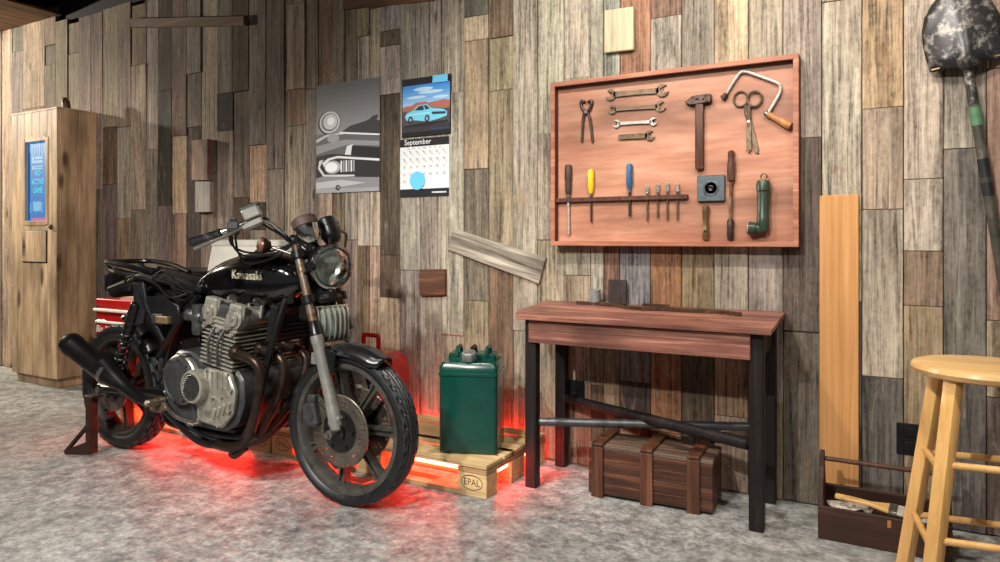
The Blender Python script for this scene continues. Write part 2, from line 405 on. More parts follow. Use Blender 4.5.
# board columns read from the cladding: left edge, right edge, (lower end of each length in the column, its tone)
PL = [(-60, -42, 'gb'), (-42, -26, 'g'), (-26, -12, 'b'), (-12, 0, 'gb'),
 (0, 4, 'gb'), (4, 14, 't'), (14, 25, '53dg g'), (25, 47, '110t b'), (47, 58, '47gb 66dg gb'), (58, 70, 'gb'), (70, 81, '55gb lg'), (81, 93, '170gb dg'),
 (93, 104.5, '190gb dg'), (104.5, 119, '128gb 185db dg'), (119, 133, '128gb 219g b'), (133, 148, '67b 210lg gb'), (148, 160, '150g gb'), (160, 174, '92k 206k dg'),
 (174, 188.5, '137b 214t b'), (188.5, 203, '75g 128g k'), (203, 219, '142lg 175dg gb'), (219, 235, '95g 132k 290lg'), (235, 251, '93db 198gb db'), (251, 268, '146lg 203o 230k gb'),
 (268, 286, '170g gb'), (286, 289, 'gb'), (289, 307, '6g 91t 127b t'), (307, 320, '90gb g'), (320, 334, '120b 300p gb'), (334, 346.5, '190gb b'), (346.5, 359, '120gb 240lg gb'),
 (359, 371, '10b 38t 246lg b'), (371, 381.5, '10b 246lg p'), (381.5, 402, '8b 33bl 48db 96w 255db 297db t'), (402, 422, '270lg g'), (422, 443, '285g lg'), (443, 465.5, '95lg 334lg t'),
 (465.5, 490, '19dg 43t 170y 300gb y'), (490, 514.5, '40b 92y 250y b'), (514.5, 539, '330lg w'), (539, 565, '135w 240lg y'), (565, 592, '80w 275w 380y b'), (592, 605, '300w 384b db'),
 (605, 621, '80bl 300r 420b db'), (621, 651.5, '95r 380bl 410k gb'), (651.5, 682.5, '20b 95w 430rr b'), (682.5, 715, '100g 330b db'), (715, 749, '120t 330g 414b y'), (749, 783.5, '150lg 400w gb'),
 (783.5, 822, '140lg 330dg dg'), (822, 862, '4t 300lg dg'), (862, 903.5, '110o 210p 375w dg'), (903.5, 943, '180w 251w 305b y'), (943, 986, '150lg 355g dg'), (986, 1030, '70p 320p 396t dg'),
 (1030, 1072, '200lg g'), (1072, 1120, '150t gb'), (1120, 1170, 'lg'), (1170, 1225, 'g')]
ZTOP = 3.02
def wall_back():
    g = G(); g.use('barn'); tones = []
    pr = random.Random(3)
    def plank(x0, x1, z0, z1, tone):
        k = pr.uniform(.9, 1.1); a = pr.random()
        th = .012 + pr.random() * .009 + .0
        n0 = len(g.bm.faces)
        g.box(((x0 + x1) / 2, -th / 2 + .006, (z0 + z1) / 2), (x1 - x0 - .003, th + .012, z1 - z0 - .002), .0022)
        c = S(*[min(255, q * k + pr.uniform(-4, 4)) for q in T[tone]])
        for i in range(len(g.bm.faces) - n0): tones.append((c[0], c[1], c[2], a))
    cols = [(wx(a), wx(b), s, a) for a, b, s in PL]
    for x0, x1, s, pa in cols:
        xm = (x0 + x1) / 2; pm = None
        top = ZTOP
        if -5.95 < x0 < -4.7: top = 2.84 + pr.random() * .07
        segs = s.split(); z = top
        for i, q in enumerate(segs):
            d = ''.join(ch for ch in q if ch.isdigit()); t = ''.join(ch for ch in q if not ch.isdigit())
            zl = at(pa, float(d), 0).z if d else 0.004
            if zl < z - .01: plank(x0, x1, max(zl, .004), z, t); z = zl
    # boards past the photo, same width
    x = wx(-60)
    while x > -9.0:
        w = pr.uniform(.1, .16); plank(x - w, x, .004, pr.uniform(1.2, 2.0), pr.choice(['gb', 'g', 'b'])); plank(x - w, x, 2.0, ZTOP, pr.choice(['gb', 'g', 't'])); x -= w
    g.use('void'); n0 = len(g.bm.faces)
    g.box((-3.0, .03, 1.6), (12.2, .02, 3.2))
    for i in range(len(g.bm.faces) - n0): tones.append((.01, .01, .01, 0))
    o = g.build('wall_back', smooth=0, fix=False)
    at_ = o.data.color_attributes.new('tone', 'FLOAT_COLOR', 'CORNER')
    for p in o.data.polygons:
        for li in p.loop_indices: at_.data[li].color = tones[p.index]
    return struct(o)
wall_back()

g = G(); g.use('concrete'); g.box((-3.0, -2.9, -.05), (12.4, 5.9, .1)); struct(g.build('floor', smooth=0))
g = G(); g.box((-9.1, -2.9, 1.6), (.1, 5.9, 3.2)); struct(g.build('wall_left', wood('left_wall_boards', S(52, 42, 34), S(112, 94, 78), S(150, 132, 114), 'z', 30, 1.5), smooth=0))
# ceiling: stained slats over the left bay, black beyond
g = G(); g.use('ceilwood')
y = .0
for k in range(26):
    xx = -9.05 + k * .128
    if xx + .12 < -5.75: g.box((xx + .06, -2.2, 2.945), (.124, 4.4, .02), .003)
g.use('void'); g.box((-3.0, -2.9, 3.24), (12.4, 5.9, .06))
struct(g.build('ceiling', smooth=0))
# ================================================================== THINGS ON AND BY THE WALL
# ---- cabinet with the screen, left corner
cab = thing('cabinet', 'tall pale pine cabinet with a lit blue screen in its front', 'cabinet', (-5.685, -.155, 0))
cw, cd = .63, .306
g = G()
ed = [-.315, -.235, -.135, -.025, .085, .185, .25, .315]      # front boards, the screen opening left free
for i in range(7):
    xa, xb = ed[i], ed[i + 1]; x = (xa + xb) / 2
    if 2 <= i <= 4:
        g.box((x, -cd / 2 + .012, .655), (xb - xa - .003, .024, 1.165), .002)
        g.box((x, -cd / 2 + .012, 1.985), (xb - xa - .003, .024, .23), .002)
    else: g.box((x, -cd / 2 + .012, 1.087), (xb - xa - .003, .024, 2.027), .002)
for i in range(2):
    for sx in (-1, 1): g.box((sx * (cw / 2 - .012), -.06 + i * .14, 1.087), (.024, .137, 2.027), .002)
g.box((0, .1, 1.087), (.6, .03, 2.0)); g.box((0, 0, 2.09), (cw + .006, cd + .006, .018), .003)
g.build('body', 'pine', cab)
g = G(); g.box((0, .008, .038), (.59, .27, .076), .003); g.build('plinth', 'pine', cab)
def screen_unit():
    xm, w = .025, .285
    g = G()
    for a, b, c_, d in ((xm - w / 2 - .018, 1.555, .036, .66), (xm + w / 2 + .018, 1.555, .036, .66)): g.box((a, -cd / 2 + .010, b), (c_, .03, d), .003)
    for b in (1.235, 1.875): g.box((xm, -cd / 2 + .010, b), (w, .03, .036), .003)
    f = g.build('screen_frame', 'pine', cab)
    g = G(); yy = -cd / 2 + .012
    g.use(glow('screen_blue', S(44, 124, 196), .95)); g.box((xm, yy + .01, 1.555), (w, .02, .61))
    o = V((xm, yy - .0002, 1.555))
    def rect(x, z, w_, h_, lift=.0006): g.sheet([(x - w_ / 2, z - h_ / 2), (x + w_ / 2, z - h_ / 2), (x + w_ / 2, z + h_ / 2), (x - w_ / 2, z + h_ / 2)], o, X3, Z3, lift)
    g.use(glow('screen_pale', S(110, 176, 222), .95))
    for k in range(7): rect(-.1 + k * .034, .26 - (k % 3) * .02, .014, .08 + (k * 7 % 5) * .01)
    for k in range(5): rect(-.09 + k * .04, -.20 + (k % 2) * .01, .016, .08)
    g.use(glow('screen_mid', S(136, 196, 230), .95))
    rect(.005, .165, .15, .05); rect(.005, .105, .15, .026); rect(.005, -.19, .1, .07)
    g.use(glow('screen_cyan', S(70, 236, 236), 1.1))
    for k, t_ in enumerate(('NO', 'ACTIVE', 'GAME')): g.text(t_, o + V((.012, 0, .062 - k * .066)), X3, Z3, .06, .0012, xs=.82)
    g.use(glow('screen_pink', S(224, 120, 170), .8)); rect(.02, -.292, .2, .026, .0012)
    g.use(glow('screen_dark', S(24, 76, 134), .8)); rect(-.112, 0, .02, .6); rect(.02, .165, .12, .006, .0014); rect(.02, .105, .12, .005, .0014)
    g.build('screen', None, f, smooth=0, fix=False)
screen_unit()
g = G(); g.use('black'); g.box((.014, -cd / 2 + .0, 1.058), (.342, .006, .247), .001); g.use('pine'); g.box((.012, -cd / 2 - .002, 1.06), (.33, .01, .235), .002)
h = g.build('hatch', 'pine', cab)
g = G(); g.cyl((-.12, -cd / 2 - .006, 1.06), (-.12, -cd / 2 - .0085, 1.06), .008); g.build('finger_hole', 'black', h)
g = G(); g.lathe([(.0, .018), (.014, .015), (.02, .004), (.02, 0)], (.245, -cd / 2, 1.205), (0, -1, 0), 16); b = g.build('push_button', 'brownrub', cab)
g = G(); p = at(66.5, 107, -.2); g.tube([(0, 0, 0), (-.003, 0, .03), (-.012, 0, .06), (-.03, 0, .085)], [.028, .03, .028, .018], 12)
tag(g.build('wooden_peg', 'handlewood', None, (p.x, -.2, 2.099)), 'small dark wooden peg standing on top of the pine cabinet', 'peg')

# ---- boards and offcuts nailed over the cladding
def nailed(name, label, cat, poly, mat, thick, y0=-.014, group=None, ang=0.):
    """poly: world X,Z corners on the wall"""
    cx = sum(p[0] for p in poly) / len(poly); cz = min(p[1] for p in poly)
    if ang: cz = sum(p[1] for p in poly) / len(poly)
    ca, sa = math.cos(-ang), math.sin(-ang)
    g = G(); g.prism([((p[0] - cx) * ca - (p[1] - cz) * sa, (p[0] - cx) * sa + (p[1] - cz) * ca) for p in poly], (0, 0, 0), X3, Z3, thick, .003)
    return tag(g.build(name, mat, None, (cx, y0, cz), smooth=20, rot=(0, -ang, 0)), label, cat, group)
def wq(pts, Y=-.03): return [(at(x, y, Y).x, at(x, y, Y).z) for x, y in pts]
nailed('wooden_board', 'weathered grey board nailed on at a slant beside the tool board', 'board', wq([(448, 250), (539, 284), (546, 258), (453, 228)]), 'greyboard', .022, ang=R(-16))
nailed('wooden_board', 'long narrow grey-brown board fixed level near the dark ceiling', 'board', wq([(130, 27), (243, 25), (243, 15.5), (129, 18)], -.05), 'darkboard' if 'darkboard' in MT else 'greyboard', .03)
nailed('wooden_board', 'dark brown board at the top edge above the car poster', 'board', [(at(346, 11).x, at(346, 11).z), (at(437, 2).x, at(437, 2).z), (at(437, -22).x, at(437, -22).z), (at(346, -14).x, at(346, -14).z)], 'brownblock', .018)
nailed('wooden_block', 'small square dark brown offcut below the hanging calendar', 'block', wq([(420.5, 295.5), (446, 295), (446, 269), (420.5, 269.5)]), 'brownblock', .03)
nailed('wooden_block', 'pinkish rough offcut, upper of two on the wall above the motorcycle tail', 'block', wq([(192.5, 180.5), (208.5, 180.5), (208.5, 139), (192.5, 140.5)], -.05), 'pinkblock', .045)
nailed('wooden_block', 'pale grey offcut, lower of two on the wall above the motorcycle tail', 'block', wq([(195.5, 212.5), (210.5, 212), (210.5, 181.5), (195.5, 181.5)], -.045), 'paleblock', .036)
nailed('wooden_block', 'square cream offcut on the wall above the red tool board', 'block', wq([(605, 53.5), (634, 50), (634, 7), (605, 11)]), 'creamblock', .028)
nailed('cladding_board', 'fresh orange cedar board standing against the grey cladding', 'board', [(-.242, .006), (wx(859), .006), (wx(859), at(850, 195).z), (-.242, at(821, 196).z)], 'cedar', .018)
# ---- wall sockets
for x, z, lab in ((-1.335, .358, 'black wall outlet plate under the red-topped workbench'), (.078, .328, 'black wall outlet plate beside the blond wooden stool')):
    t = thing('wall_outlet', lab, 'outlet', (x, -.014, z))
    g = G(); g.box((0, -.005, 0), (.085, .01, .125), .003); g.build('cover_plate', 'plastic', t)
    for s in (-1, 1):
        g = G(); g.box((0, -.011, s * .028), (.036, .004, .034), .002); g.build('socket_face', 'black', t)

# ---- poster
def poster():
    x0, x1, z0, z1 = -3.06, -2.567, 1.396, 2.055
    t = thing('poster', 'black and white poster of a classic car front on the plank wall', 'poster', ((x0 + x1) / 2, -.018, z0))
    g = G(); W, H_ = x1 - x0, z1 - z0
    o = V((-W / 2, -.0015, 0)); lay = [0]
    def gr(v, rough=.5): return flat('print_grey', S(v, v, v + 2), rough)
    def sh(poly, v):
        lay[0] += 1; g.use(gr(v)); g.sheet([(a * W, (1 - b) * H_) for a, b in poly], o, X3, Z3, .00012 * lay[0])
    def el(cx, cy, rx, ry, v, n=28): sh([(cx + rx * math.cos(2 * PI * k / n), cy - ry * math.sin(2 * PI * k / n)) for k in range(n)], v)
    g.use(gr(110)); g.box((0, 0, H_ / 2), (W, .003, H_))
    for k in range(10): sh([(0, .45 - .045 * k), (1, .45 - .045 * k), (1, .40 - .045 * k), (0, .40 - .045 * k)], 138 - k * 5)
    sh([(.4, .45), (.55, .40), (.75, .375), (.84, .36), (.9, .33), (.98, .325), (.95, .37), (1, .38), (1, .52), (.4, .5)], 50)      # bonnet behind
    sh([(0, .48), (.15, .45), (.5, .46), (1, .52), (1, .8), (0, .8)], 92)
    sh([(0, .50), (.2, .455), (.45, .455), (.45, .47), (.2, .475), (0, .53)], 190)
    sh([(.38, .445), (1, .495), (1, .51), (.38, .462)], 226)
    el(.2, .355, .17, .105, 40); el(.22, .35, .165, .1, 205); el(.22, .35, .14, .085, 120); el(.23, .345, .115, .07, 196); el(.24, .34, .06, .035, 236)
    el(.28, .5, .1, .04, 150)
    sh([(0, .56), (.45, .52), (1, .56), (1, .60), (.5, .57), (0, .64)], 140)
    sh([(.5, .58), (.6, .57), (.56, .67), (.46, .67)], 214)
    sh([(.58, .58), (1, .615), (1, .71), (.56, .67)], 18)
    sh([(0, .66), (.25, .64), (1, .70), (1, .9), (0, .87)], 30)
    sh([(.1, .72), (.2, .68), (.35, .665), (1, .715), (1, .735), (.35, .685), (.22, .70), (.13, .76)], 215)
    sh([(.05, .70), (.12, .69), (.06, .76), (.14, .83), (.62, .845), (.62, .86), (.12, .85), (.03, .77)], 200)
    el(.27, .765, .13, .06, 170); el(.25, .765, .1, .045, 232)
    for k in range(6): sh([(.40 + k * .04, .71), (.425 + k * .04, .712), (.425 + k * .04, .815), (.40 + k * .04, .815)], 220 if k % 2 == 0 else 150)
    sh([(0, .86), (.12, .845), (.5, .86), (1, .88), (1, 1), (0, 1)], 128)
    sh([(0, .90), (.4, .885), (.8, .92), (.4, .95), (0, .96)], 176); sh([(0, .96), (1, .965), (1, 1), (0, 1)], 150)
    el(.36, .955, .04, .025, 30); el(.365, .953, .022, .014, 120)
    g.build('print', None, t, smooth=0, fix=False)
poster()

# ---- calendar
def calendar():
    xa, xb = -2.405, -2.072; W = xb - xa; zt, zm, zb = 2.02, 1.69, 1.352
    t = thing('wall_calendar', 'wall calendar with a light blue car picture over a September page', 'calendar', ((xa + xb) / 2, -.02, zb))
    def page(name, z0, z1, tilt):
        return G(), V((-W / 2, -.003, z0 - zb)), z1 - z0
    lay = [0]
    def mk(g, o, H_):
        def sh(poly, c, rough=.45):
            lay[0] += 1; g.use(flat('print', S(*c), rough)); g.sheet([(a * W, (1 - b) * H_) for a, b in poly], o, X3, Z3, .00012 * lay[0])
        return sh
    def rect(a, b, c, d): return [(a, d), (c, d), (c, b), (a, b)]
    def ell(cx, cy, rx, ry, n=22): return [(cx + rx * math.cos(2 * PI * k / n), cy - ry * math.sin(2 * PI * k / n)) for k in range(n)]
    g, o, H_ = page('u', zm, zt, 0); g.use(flat('print', S(22, 23, 28), .45)); g.box((0, -.001, (zm - zb) + H_ / 2), (W, .004, H_))
    sh = mk(g, o, H_)
    for k in range(6): sh(rect(.02, .12 + k * .06, .98, .19 + k * .06), (58 + k * 18, 132 + k * 11, 206 + k * 4))
    for cx, cy, rx, ry in ((.45, .2, .2, .035), (.6, .26, .25, .03), (.3, .33, .2, .025), (.8, .36, .16, .025)): sh(ell(cx, cy, rx, ry), (176, 208, 232))
    sh([(.02, .50), (.1, .46), (.2, .47), (.3, .42), (.5, .415), (.55, .44), (.7, .43), (.85, .41), (.98, .43), (.98, .56), (.02, .56)], (170, 98, 82))
    sh([(.02, .53), (.5, .50), (.98, .53), (.98, .60), (.02, .60)], (140, 104, 80))
    sh(rect(.02, .56, .98, .90), (74, 66, 72)); sh(rect(.02, .80, .98, .92), (48, 44, 50))
    sh([(.05, .80), (.4, .77), (.95, .76), (.95, .79), (.5, .83), (.1, .83)], (30, 28, 32))
    sh([(.07, .64), (.12, .58), (.24, .55), (.34, .47), (.52, .46), (.62, .54), (.86, .575), (.93, .62), (.92, .69), (.8, .72), (.56, .76), (.3, .72), (.1, .71)], (112, 196, 222))
    sh([(.27, .55), (.36, .485), (.51, .475), (.585, .545), (.4, .56)], (38, 52, 66)); sh([(.45, .49), (.47, .487), (.49, .555), (.47, .557)], (112, 196, 222))
    sh([(.62, .60), (.9, .615), (.9, .655), (.64, .645)], (46, 56, 66)); sh([(.1, .62), (.58, .60), (.58, .615), (.1, .635)], (170, 222, 236))
    for cx in (.19, .53): sh(ell(cx, .705, .05, .062), (20, 22, 26)); sh(ell(cx, .705, .026, .034), (140, 150, 156))
    sh(rect(.62, .875, .98, .90), (30, 62, 96)); sh(rect(.02, .925, .98, .99), (16, 16, 20))
    a = g.build('picture_page', None, t, smooth=0, fix=False)
    lay[0] = 0
    g, o, H_ = page('l', zb, zm - .01, 0); o = V((-W / 2 - .012, -.003, 0)); g.use(flat('print', S(212, 216, 216), .5)); g.box((-.012, -.001, H_ / 2), (W, .004, H_))
    sh = mk(g, o, H_)
    sh(rect(0, 0, 1, .135), (20, 20, 24)); sh(rect(0, .86, 1, 1), (22, 22, 28))
    g.use(flat('print', S(230, 232, 232), .5)); g.text('September', o + V((.03, 0, H_ * .938)), X3, Z3, .042, .0009, align='LEFT')
    g.use(flat('print', S(120, 124, 128), .5)); g.text('Su   Mo   Tu   We   Th   Fr   Sa', o + V((W / 2, 0, H_ * .835)), X3, Z3, .018, .0009)
    g.use(flat('print', S(92, 96, 100), .5))
    dn = 1
    for r_ in range(5):
        for c_ in range(7):
            if r_ == 0 and c_ < 0: continue
            if dn <= 30: g.text(str(dn), o + V((W * (.09 + c_ * .135), 0, H_ * (.765 - r_ * .125))), X3, Z3, .02, .0009); dn += 1
    g.use(flat('print', S(70, 74, 80), .5))
    for k in range(7):                                    # days struck through
        for r_ in range(2):
            a0 = (W * (.06 + k * .135), H_ * (.80 - r_ * .125)); b0 = (W * (.15 + k * .135), H_ * (.70 - r_ * .125))
            g.sheet([(a0[0], a0[1]), (a0[0] - .0015, a0[1] - .0015), (b0[0], b0[1]), (b0[0] + .0015, b0[1] + .0015)], o, X3, Z3, .0010)
    g.use(flat('print', S(190, 194, 200), .5))
    g.sheet([(W * .66, H_ * .06), (W * .95, H_ * .06), (W * .95, H_ * .085), (W * .66, H_ * .085)], o, X3, Z3, .0011)
    g.build('date_page', None, t, smooth=0, fix=False)
    for nm, lab, c, poly in (('sticky_note', 'round light blue paper note stuck low on the calendar page', (-.055, -.0075, .092), ell(0, 0, .052, .052, 20)),
                             ('tape_strip', 'light blue tape at the top right corner of the calendar', (.098, -.0085, .648), [(-.05, -.02), (.05, -.022), (.052, .018), (-.046, .02)])):
        g = G(); g.prism(poly, (0, 0, 0), X3, Z3, .0012)
        m = V((t.location.x + c[0], t.location.y + c[1], t.location.z + c[2]))
        tag(g.build(nm, flat('blue_paper', S(96, 186, 228), .6), None, m), lab, 'note' if nm == 'sticky_note' else 'tape')
calendar()

# ---- shovel hung blade-up on the right
def shovel():
    p0 = at(967, 64, -.07); p1 = at(1006, 300, -.05)
    t = thing('shovel', 'steel spade hung blade up on the wall above the stool', 'shovel', (p0.x, -.012, p1.z - .35))
    L = lambda v: V(v) - t.location
    d = (p1 - p0).normalized(); up = -d; side = up.cross(V((0, -1, 0))).normalized() * -1
    if side.x < 0: side = -side
    g = G(); secs = []
    prof = [(-.012, .118, .03), (.03, .124, .026), (.09, .128, .022), (.15, .124, .02), (.20, .108, .022), (.245, .078, .026), (.275, .045, .03), (.29, .012, .032)]
    vs, fs = [], []; nu = 17
    base = p0 + up * .012
    for s_, w_, y_ in prof:
        for k in range(nu):
            a = -1 + 2 * k / (nu - 1)
            bul = .034 * (1 - a * a) + .018 * math.exp(-(a / .2) ** 2) * max(0, 1 - s_ / .2)
            sag = -.012 * (1 - abs(a)) * (1 if s_ < 0 else 0) + (.016 * math.exp(-(a / .22) ** 2) * -1 if s_ < .0 else 0)
            vs.append(L(base + up * (s_ + sag) + side * (a * w_) + V((0, -bul + .02 - y_ * .3, 0))))
    for i in range(len(prof) - 1):
        for k in range(nu - 1): fs.append((i * nu + k, i * nu + k + 1, (i + 1) * nu + k + 1, (i + 1) * nu + k))
    g.add(vs, fs)
    o = g.build('blade', 'shovel', t, smooth=60); md = o.modifiers.new('thick', 'SOLIDIFY'); md.thickness = .003
    for s_ in (-1, 1):
        g = G(); g.beam(L(base + side * (s_ * .03) + up * -.004 + V((0, -.004, 0))), L(base + side * (s_ * .116) + up * -.006 + V((0, .004, 0))), .012, .008, .002); g.build('foot_tread', 'brass', t)
    g = G(); q = lambda s_: L(p0 + d * s_ + V((0, -.012 + .012 * min(1, s_ / .4), 0)))
    g.tube([q(-.10), q(-.03), q(.05), q(.16)], [.012, .021, .017, .018], 14); g.build('socket', 'shovel', t)
    g = G(); g.tube([q(.14), q(.5), q(1.15)], .0175, 14); g.build('handle', 'shaft', t)
    g = G(); g.tube([q(.165), q(.2), q(.235)], .0195, 14, 3); g.build('green_tape_band', 'greentape', t)
    g = G()
    for a, b in ((.36, .43), (.45, .5)): g.tube([q(a), q((a + b) / 2), q(b)], .0188, 14, 3)
    g.build('black_tape_band', 'blacktape', t)
    g = G(); e = q(1.15); g.tube([e + V((-.05, 0, 0)), e + V((-.05, 0, -.07)), e + V((.0, 0, -.1)), e + V((.05, 0, -.07)), e + V((.05, 0, 0))], .012, 10); g.build('grip', 'shaft', t)
shovel()
# ================================================================== TOOL BOARD
BX0, BX1, BZ0, BZ1 = -1.438, -.314, 1.084, 1.883
BY = -.058                                                        # face of the back panel
board = thing('tool_board', 'large shallow red-brown framed board holding old hand tools', 'tool board', ((BX0 + BX1) / 2, -.013, BZ0))
Lb = lambda v: V(v) - board.location
g = G(); g.box(Lb(((BX0 + BX1) / 2, (BY - .013) / 2, (BZ0 + BZ1) / 2)), (BX1 - BX0 - .03, -.013 - BY, BZ1 - BZ0 - .03)); g.build('back_panel', 'copper', board, smooth=0)
g = G()
for x in (BX0 + .011, BX1 - .011):
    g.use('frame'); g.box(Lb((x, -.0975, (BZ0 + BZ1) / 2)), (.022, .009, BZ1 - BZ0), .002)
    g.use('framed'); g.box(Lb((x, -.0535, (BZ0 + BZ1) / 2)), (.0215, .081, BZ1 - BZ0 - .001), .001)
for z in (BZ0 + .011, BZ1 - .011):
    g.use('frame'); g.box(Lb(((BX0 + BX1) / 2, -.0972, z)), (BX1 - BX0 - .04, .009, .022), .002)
    g.use('frame' if z < 1.5 else 'framed'); g.box(Lb(((BX0 + BX1) / 2, -.0534, z)), (BX1 - BX0 - .04, .081, .0215), .001)  # top rail gets the shaded copy, bottom rail the lit one
g.build('frame', None, board)
def bp(px, py, d=.0): return at(px, py, BY - d)
a, b = bp(555, 200.5, .02), bp(687.5, 196.5, .02)
g = G(); g.box(Lb(((a.x + b.x) / 2, BY - .012, (a.z + b.z) / 2)), (b.x - a.x, .024, .021), .002); g.build('tool_rail', 'handlewood', board)
RAILZ = (a.z + b.z) / 2

def tool(name, label, cat, px, py, group=None):
    p = bp(px, py); t = thing(name, label, cat, (p.x, BY, p.z), 0, group)
    return t, (lambda x, y, d=0.: bp(x, y) - V((0, d, 0)) - t.location)
# pincers
t, q = tool('pincers', 'dark iron pincers hung top left on the tool board', 'pincers', 588, 142)
for s in (-1, 1):
    g = G(); g.tube([q(587 - s * 5.5, 105, .009), q(587 - s * 4.6, 101.5, .009), q(587 - s * 1.2, 102.5, .009)], [.008, .009, .006], 8)
    g.tube([q(587 - s * 5.2, 105.5, .009), q(587 - s * 2.6, 110.5, .009), q(587 + s * 2.2, 115, .009), q(587.5 + s * 4.0, 125, .009), q(588 + s * 5.3, 142, .009)], [.008, .009, .008, .0065, .006], 8)
    g.build('jaw_and_handle', 'darktool', t)
g = G(); g.cyl(q(587, 112.5, .002), q(587, 112.5, .02), .007); g.build('pivot', 'steel', t)
# spanners
def spanner(label, p0, p1, r0, r1, w0, w1, mat, one=False):
    m = ((p0[0] + p1[0]) / 2, (p0[1] + p1[1]) / 2 + 5)
    t, q = tool('wrench', label, 'wrench', *m, group='open-end wrenches on the tool board')
    a, b = q(*p0), q(*p1); u = (b - a).normalized(); v = V((0, -1, 0)).cross(u) * -1
    if v.z < 0: v = -v
    L = (b - a).length
    def jaw(cx, r, s, ang):
        pts = []
        for k in range(25):                                # open jaw: disc with a slot
            th = ang + R(32) + (2 * PI - R(64)) * k / 24
            pts.append((cx + s * r * math.cos(th), r * math.sin(th)))
        for d in ((-.30, -.42), (-.30, .42)):
            x, y = d[0] * r, d[1] * r
            pts.append((cx + s * (x * math.cos(ang) - y * math.sin(ang)), x * math.sin(ang) + y * math.cos(ang)))
        return pts
    g = G(); o = a + V((0, -.004, 0)); n = u.cross(v)
    hh = .007 if n.y < 0 else -.007
    def pr(poly): g.prism(poly, o, u, v, hh, .0008)
    pr(jaw(0, r0, -1, R(18))) if not one else None
    pr(jaw(L, r1, 1, R(18)))
    pr([(r0 * .55, -w0), (L * .5, -min(w0, w1) * .85), (L - r1 * .55, -w1), (L - r1 * .55, w1), (L * .5, min(w0, w1) * .85), (r0 * .55, w0)] if not one else [(-r0 * .4, -w0), (L - r1 * .5, -w1), (L - r1 * .5, w1), (-r0 * .4, w0)])
    g.build('body', mat, t)
    for e in ((p0, p1) if not one else (p1,)):
        g = G(); c = q(*e); g.cyl(c + V((0, 0, .006)), c + V((0, -.022, .006)), .003, seg=8); g.build('hanging_nail', 'darktool', t)
spanner('longest open-end wrench, topmost of the four on the tool board', (611, 95.2), (663, 90.6), .027, .030, .0125, .013, 'tool')
spanner('brownish open-end wrench, second of the four from the top', (612.5, 109.8), (661, 106.5), .022, .025, .0095, .0105, 'tool')
spanner('short shiny double-ended wrench, third of the four from the top', (617, 124), (654, 121.8), .019, .019, .008, .008, 'brightsteel')
spanner('short single-ended wrench, lowest of the four on the tool board', (620, 137.4), (650.5, 135.6), .012, .024, .012, .012, 'tool', True)
# hammer
t, q = tool('hammer', 'old hammer with a dark wooden handle hung on the tool board', 'hammer', 700, 170)
g = G(); c = q(701, 135); g.box((q(700.5, 137).x, -.018, q(700.5, 137).z), (.036, .024, (q(700, 104).z - q(700, 170).z)), .006, seg=2); g.build('handle', 'handlewood', t)
g = G(); g.prism([(q(686, 101).x, q(686, 103.5).z), (q(692, 101).x, q(692, 106).z), (q(706, 101).x, q(706, 104).z), (q(712, 101).x, q(712, 103).z), (q(712, 101).x, q(712, 95).z), (q(705, 95).x, q(705, 95.6).z), (q(694, 95).x, q(694, 97.3).z)], (0, -.002, 0), X3, Z3, .032, .001); g.build('head', 'darktool', t)
for x in (698.5, 705):
    g = G(); g.cyl(q(x, 100.5, .028), q(x, 100.5, .034), .0045, seg=10); g.build('rivet', 'steel', t)
# hand brace
t, q = tool('hand_brace', 'bent steel hand brace with a tan wooden grip on the tool board', 'brace', 765, 128)
g = G(); g.tube([q(725, 98, .014), q(732, 86, .014), q(740, 74.5, .014), q(746, 72.5, .014), q(760, 77, .014), q(777, 83.5, .014), q(780.5, 87.5, .014), q(779.5, 95, .014), q(769, 113, .014)], .0065, 10, 5); g.build('crank', 'brightsteel', t)
g = G(); g.rod(q(727, 94, .014), q(723.5, 100, .014), .011); g.rod(q(721.5, 97, .014), q(728, 97.5, .014), .005); g.build('chuck', 'darktool', t)
g = G(); a, b = q(768, 114.5, .018), q(792.5, 127.5, .022); d = b - a; L = d.length
g.lathe([(.009, 0), (.013, .01), (.012, .03), (.016, L * .55), (.018, L * .8), (.016, L * .95), (.006, L)], a, d, 16); g.build('grip', 'tanwood', t)
g = G(); g.rod(q(765.5, 112.5, .016), q(769.5, 116.5, .016), .012); g.build('collar', 'steel', t)
# scissors
t, q = tool('scissors', 'rusty shears with two ring handles on the tool board', 'scissors', 750, 154)
for s, cx, tip in ((-1, 741, (757.5, 153.5)), (1, 755, (749.5, 153))):
    g = G(); r = abs(q(748, 99).x - q(741, 99).x); c = q(cx, 99.3, .01 + .004 * s)
    g.tube([c + V((r * math.cos(a_ * PI / 5), 0, r * 1.12 * math.sin(a_ * PI / 5))) for a_ in range(10)], .0055, 8, 4, True)
    e = q(cx + (-s) * 4.5, 106, .01 + .004 * s); pv = q(749.6, 122, .01 + .004 * s); tp = q(*tip, .01 + .004 * s)
    g.tube([e, q(748 + s * 1.8, 113, .01 + .004 * s), pv], [.0055, .007, .0095], 8)
    u = (tp - pv).normalized(); g.beam(pv, pv.lerp(tp, .93), .0045, .021, .001, up=V((0, -1, 0)).cross(u) * 1.0)
    g.beam(pv.lerp(tp, .9), tp, .004, .014 if s < 0 else .006, .001, up=V((0, -1, 0)).cross(u))
    g.build('blade_and_ring', 'tool', t)
g = G(); g.cyl(q(749.6, 122, .004), q(749.6, 122, .024), .006); g.build('pivot', 'steel', t)
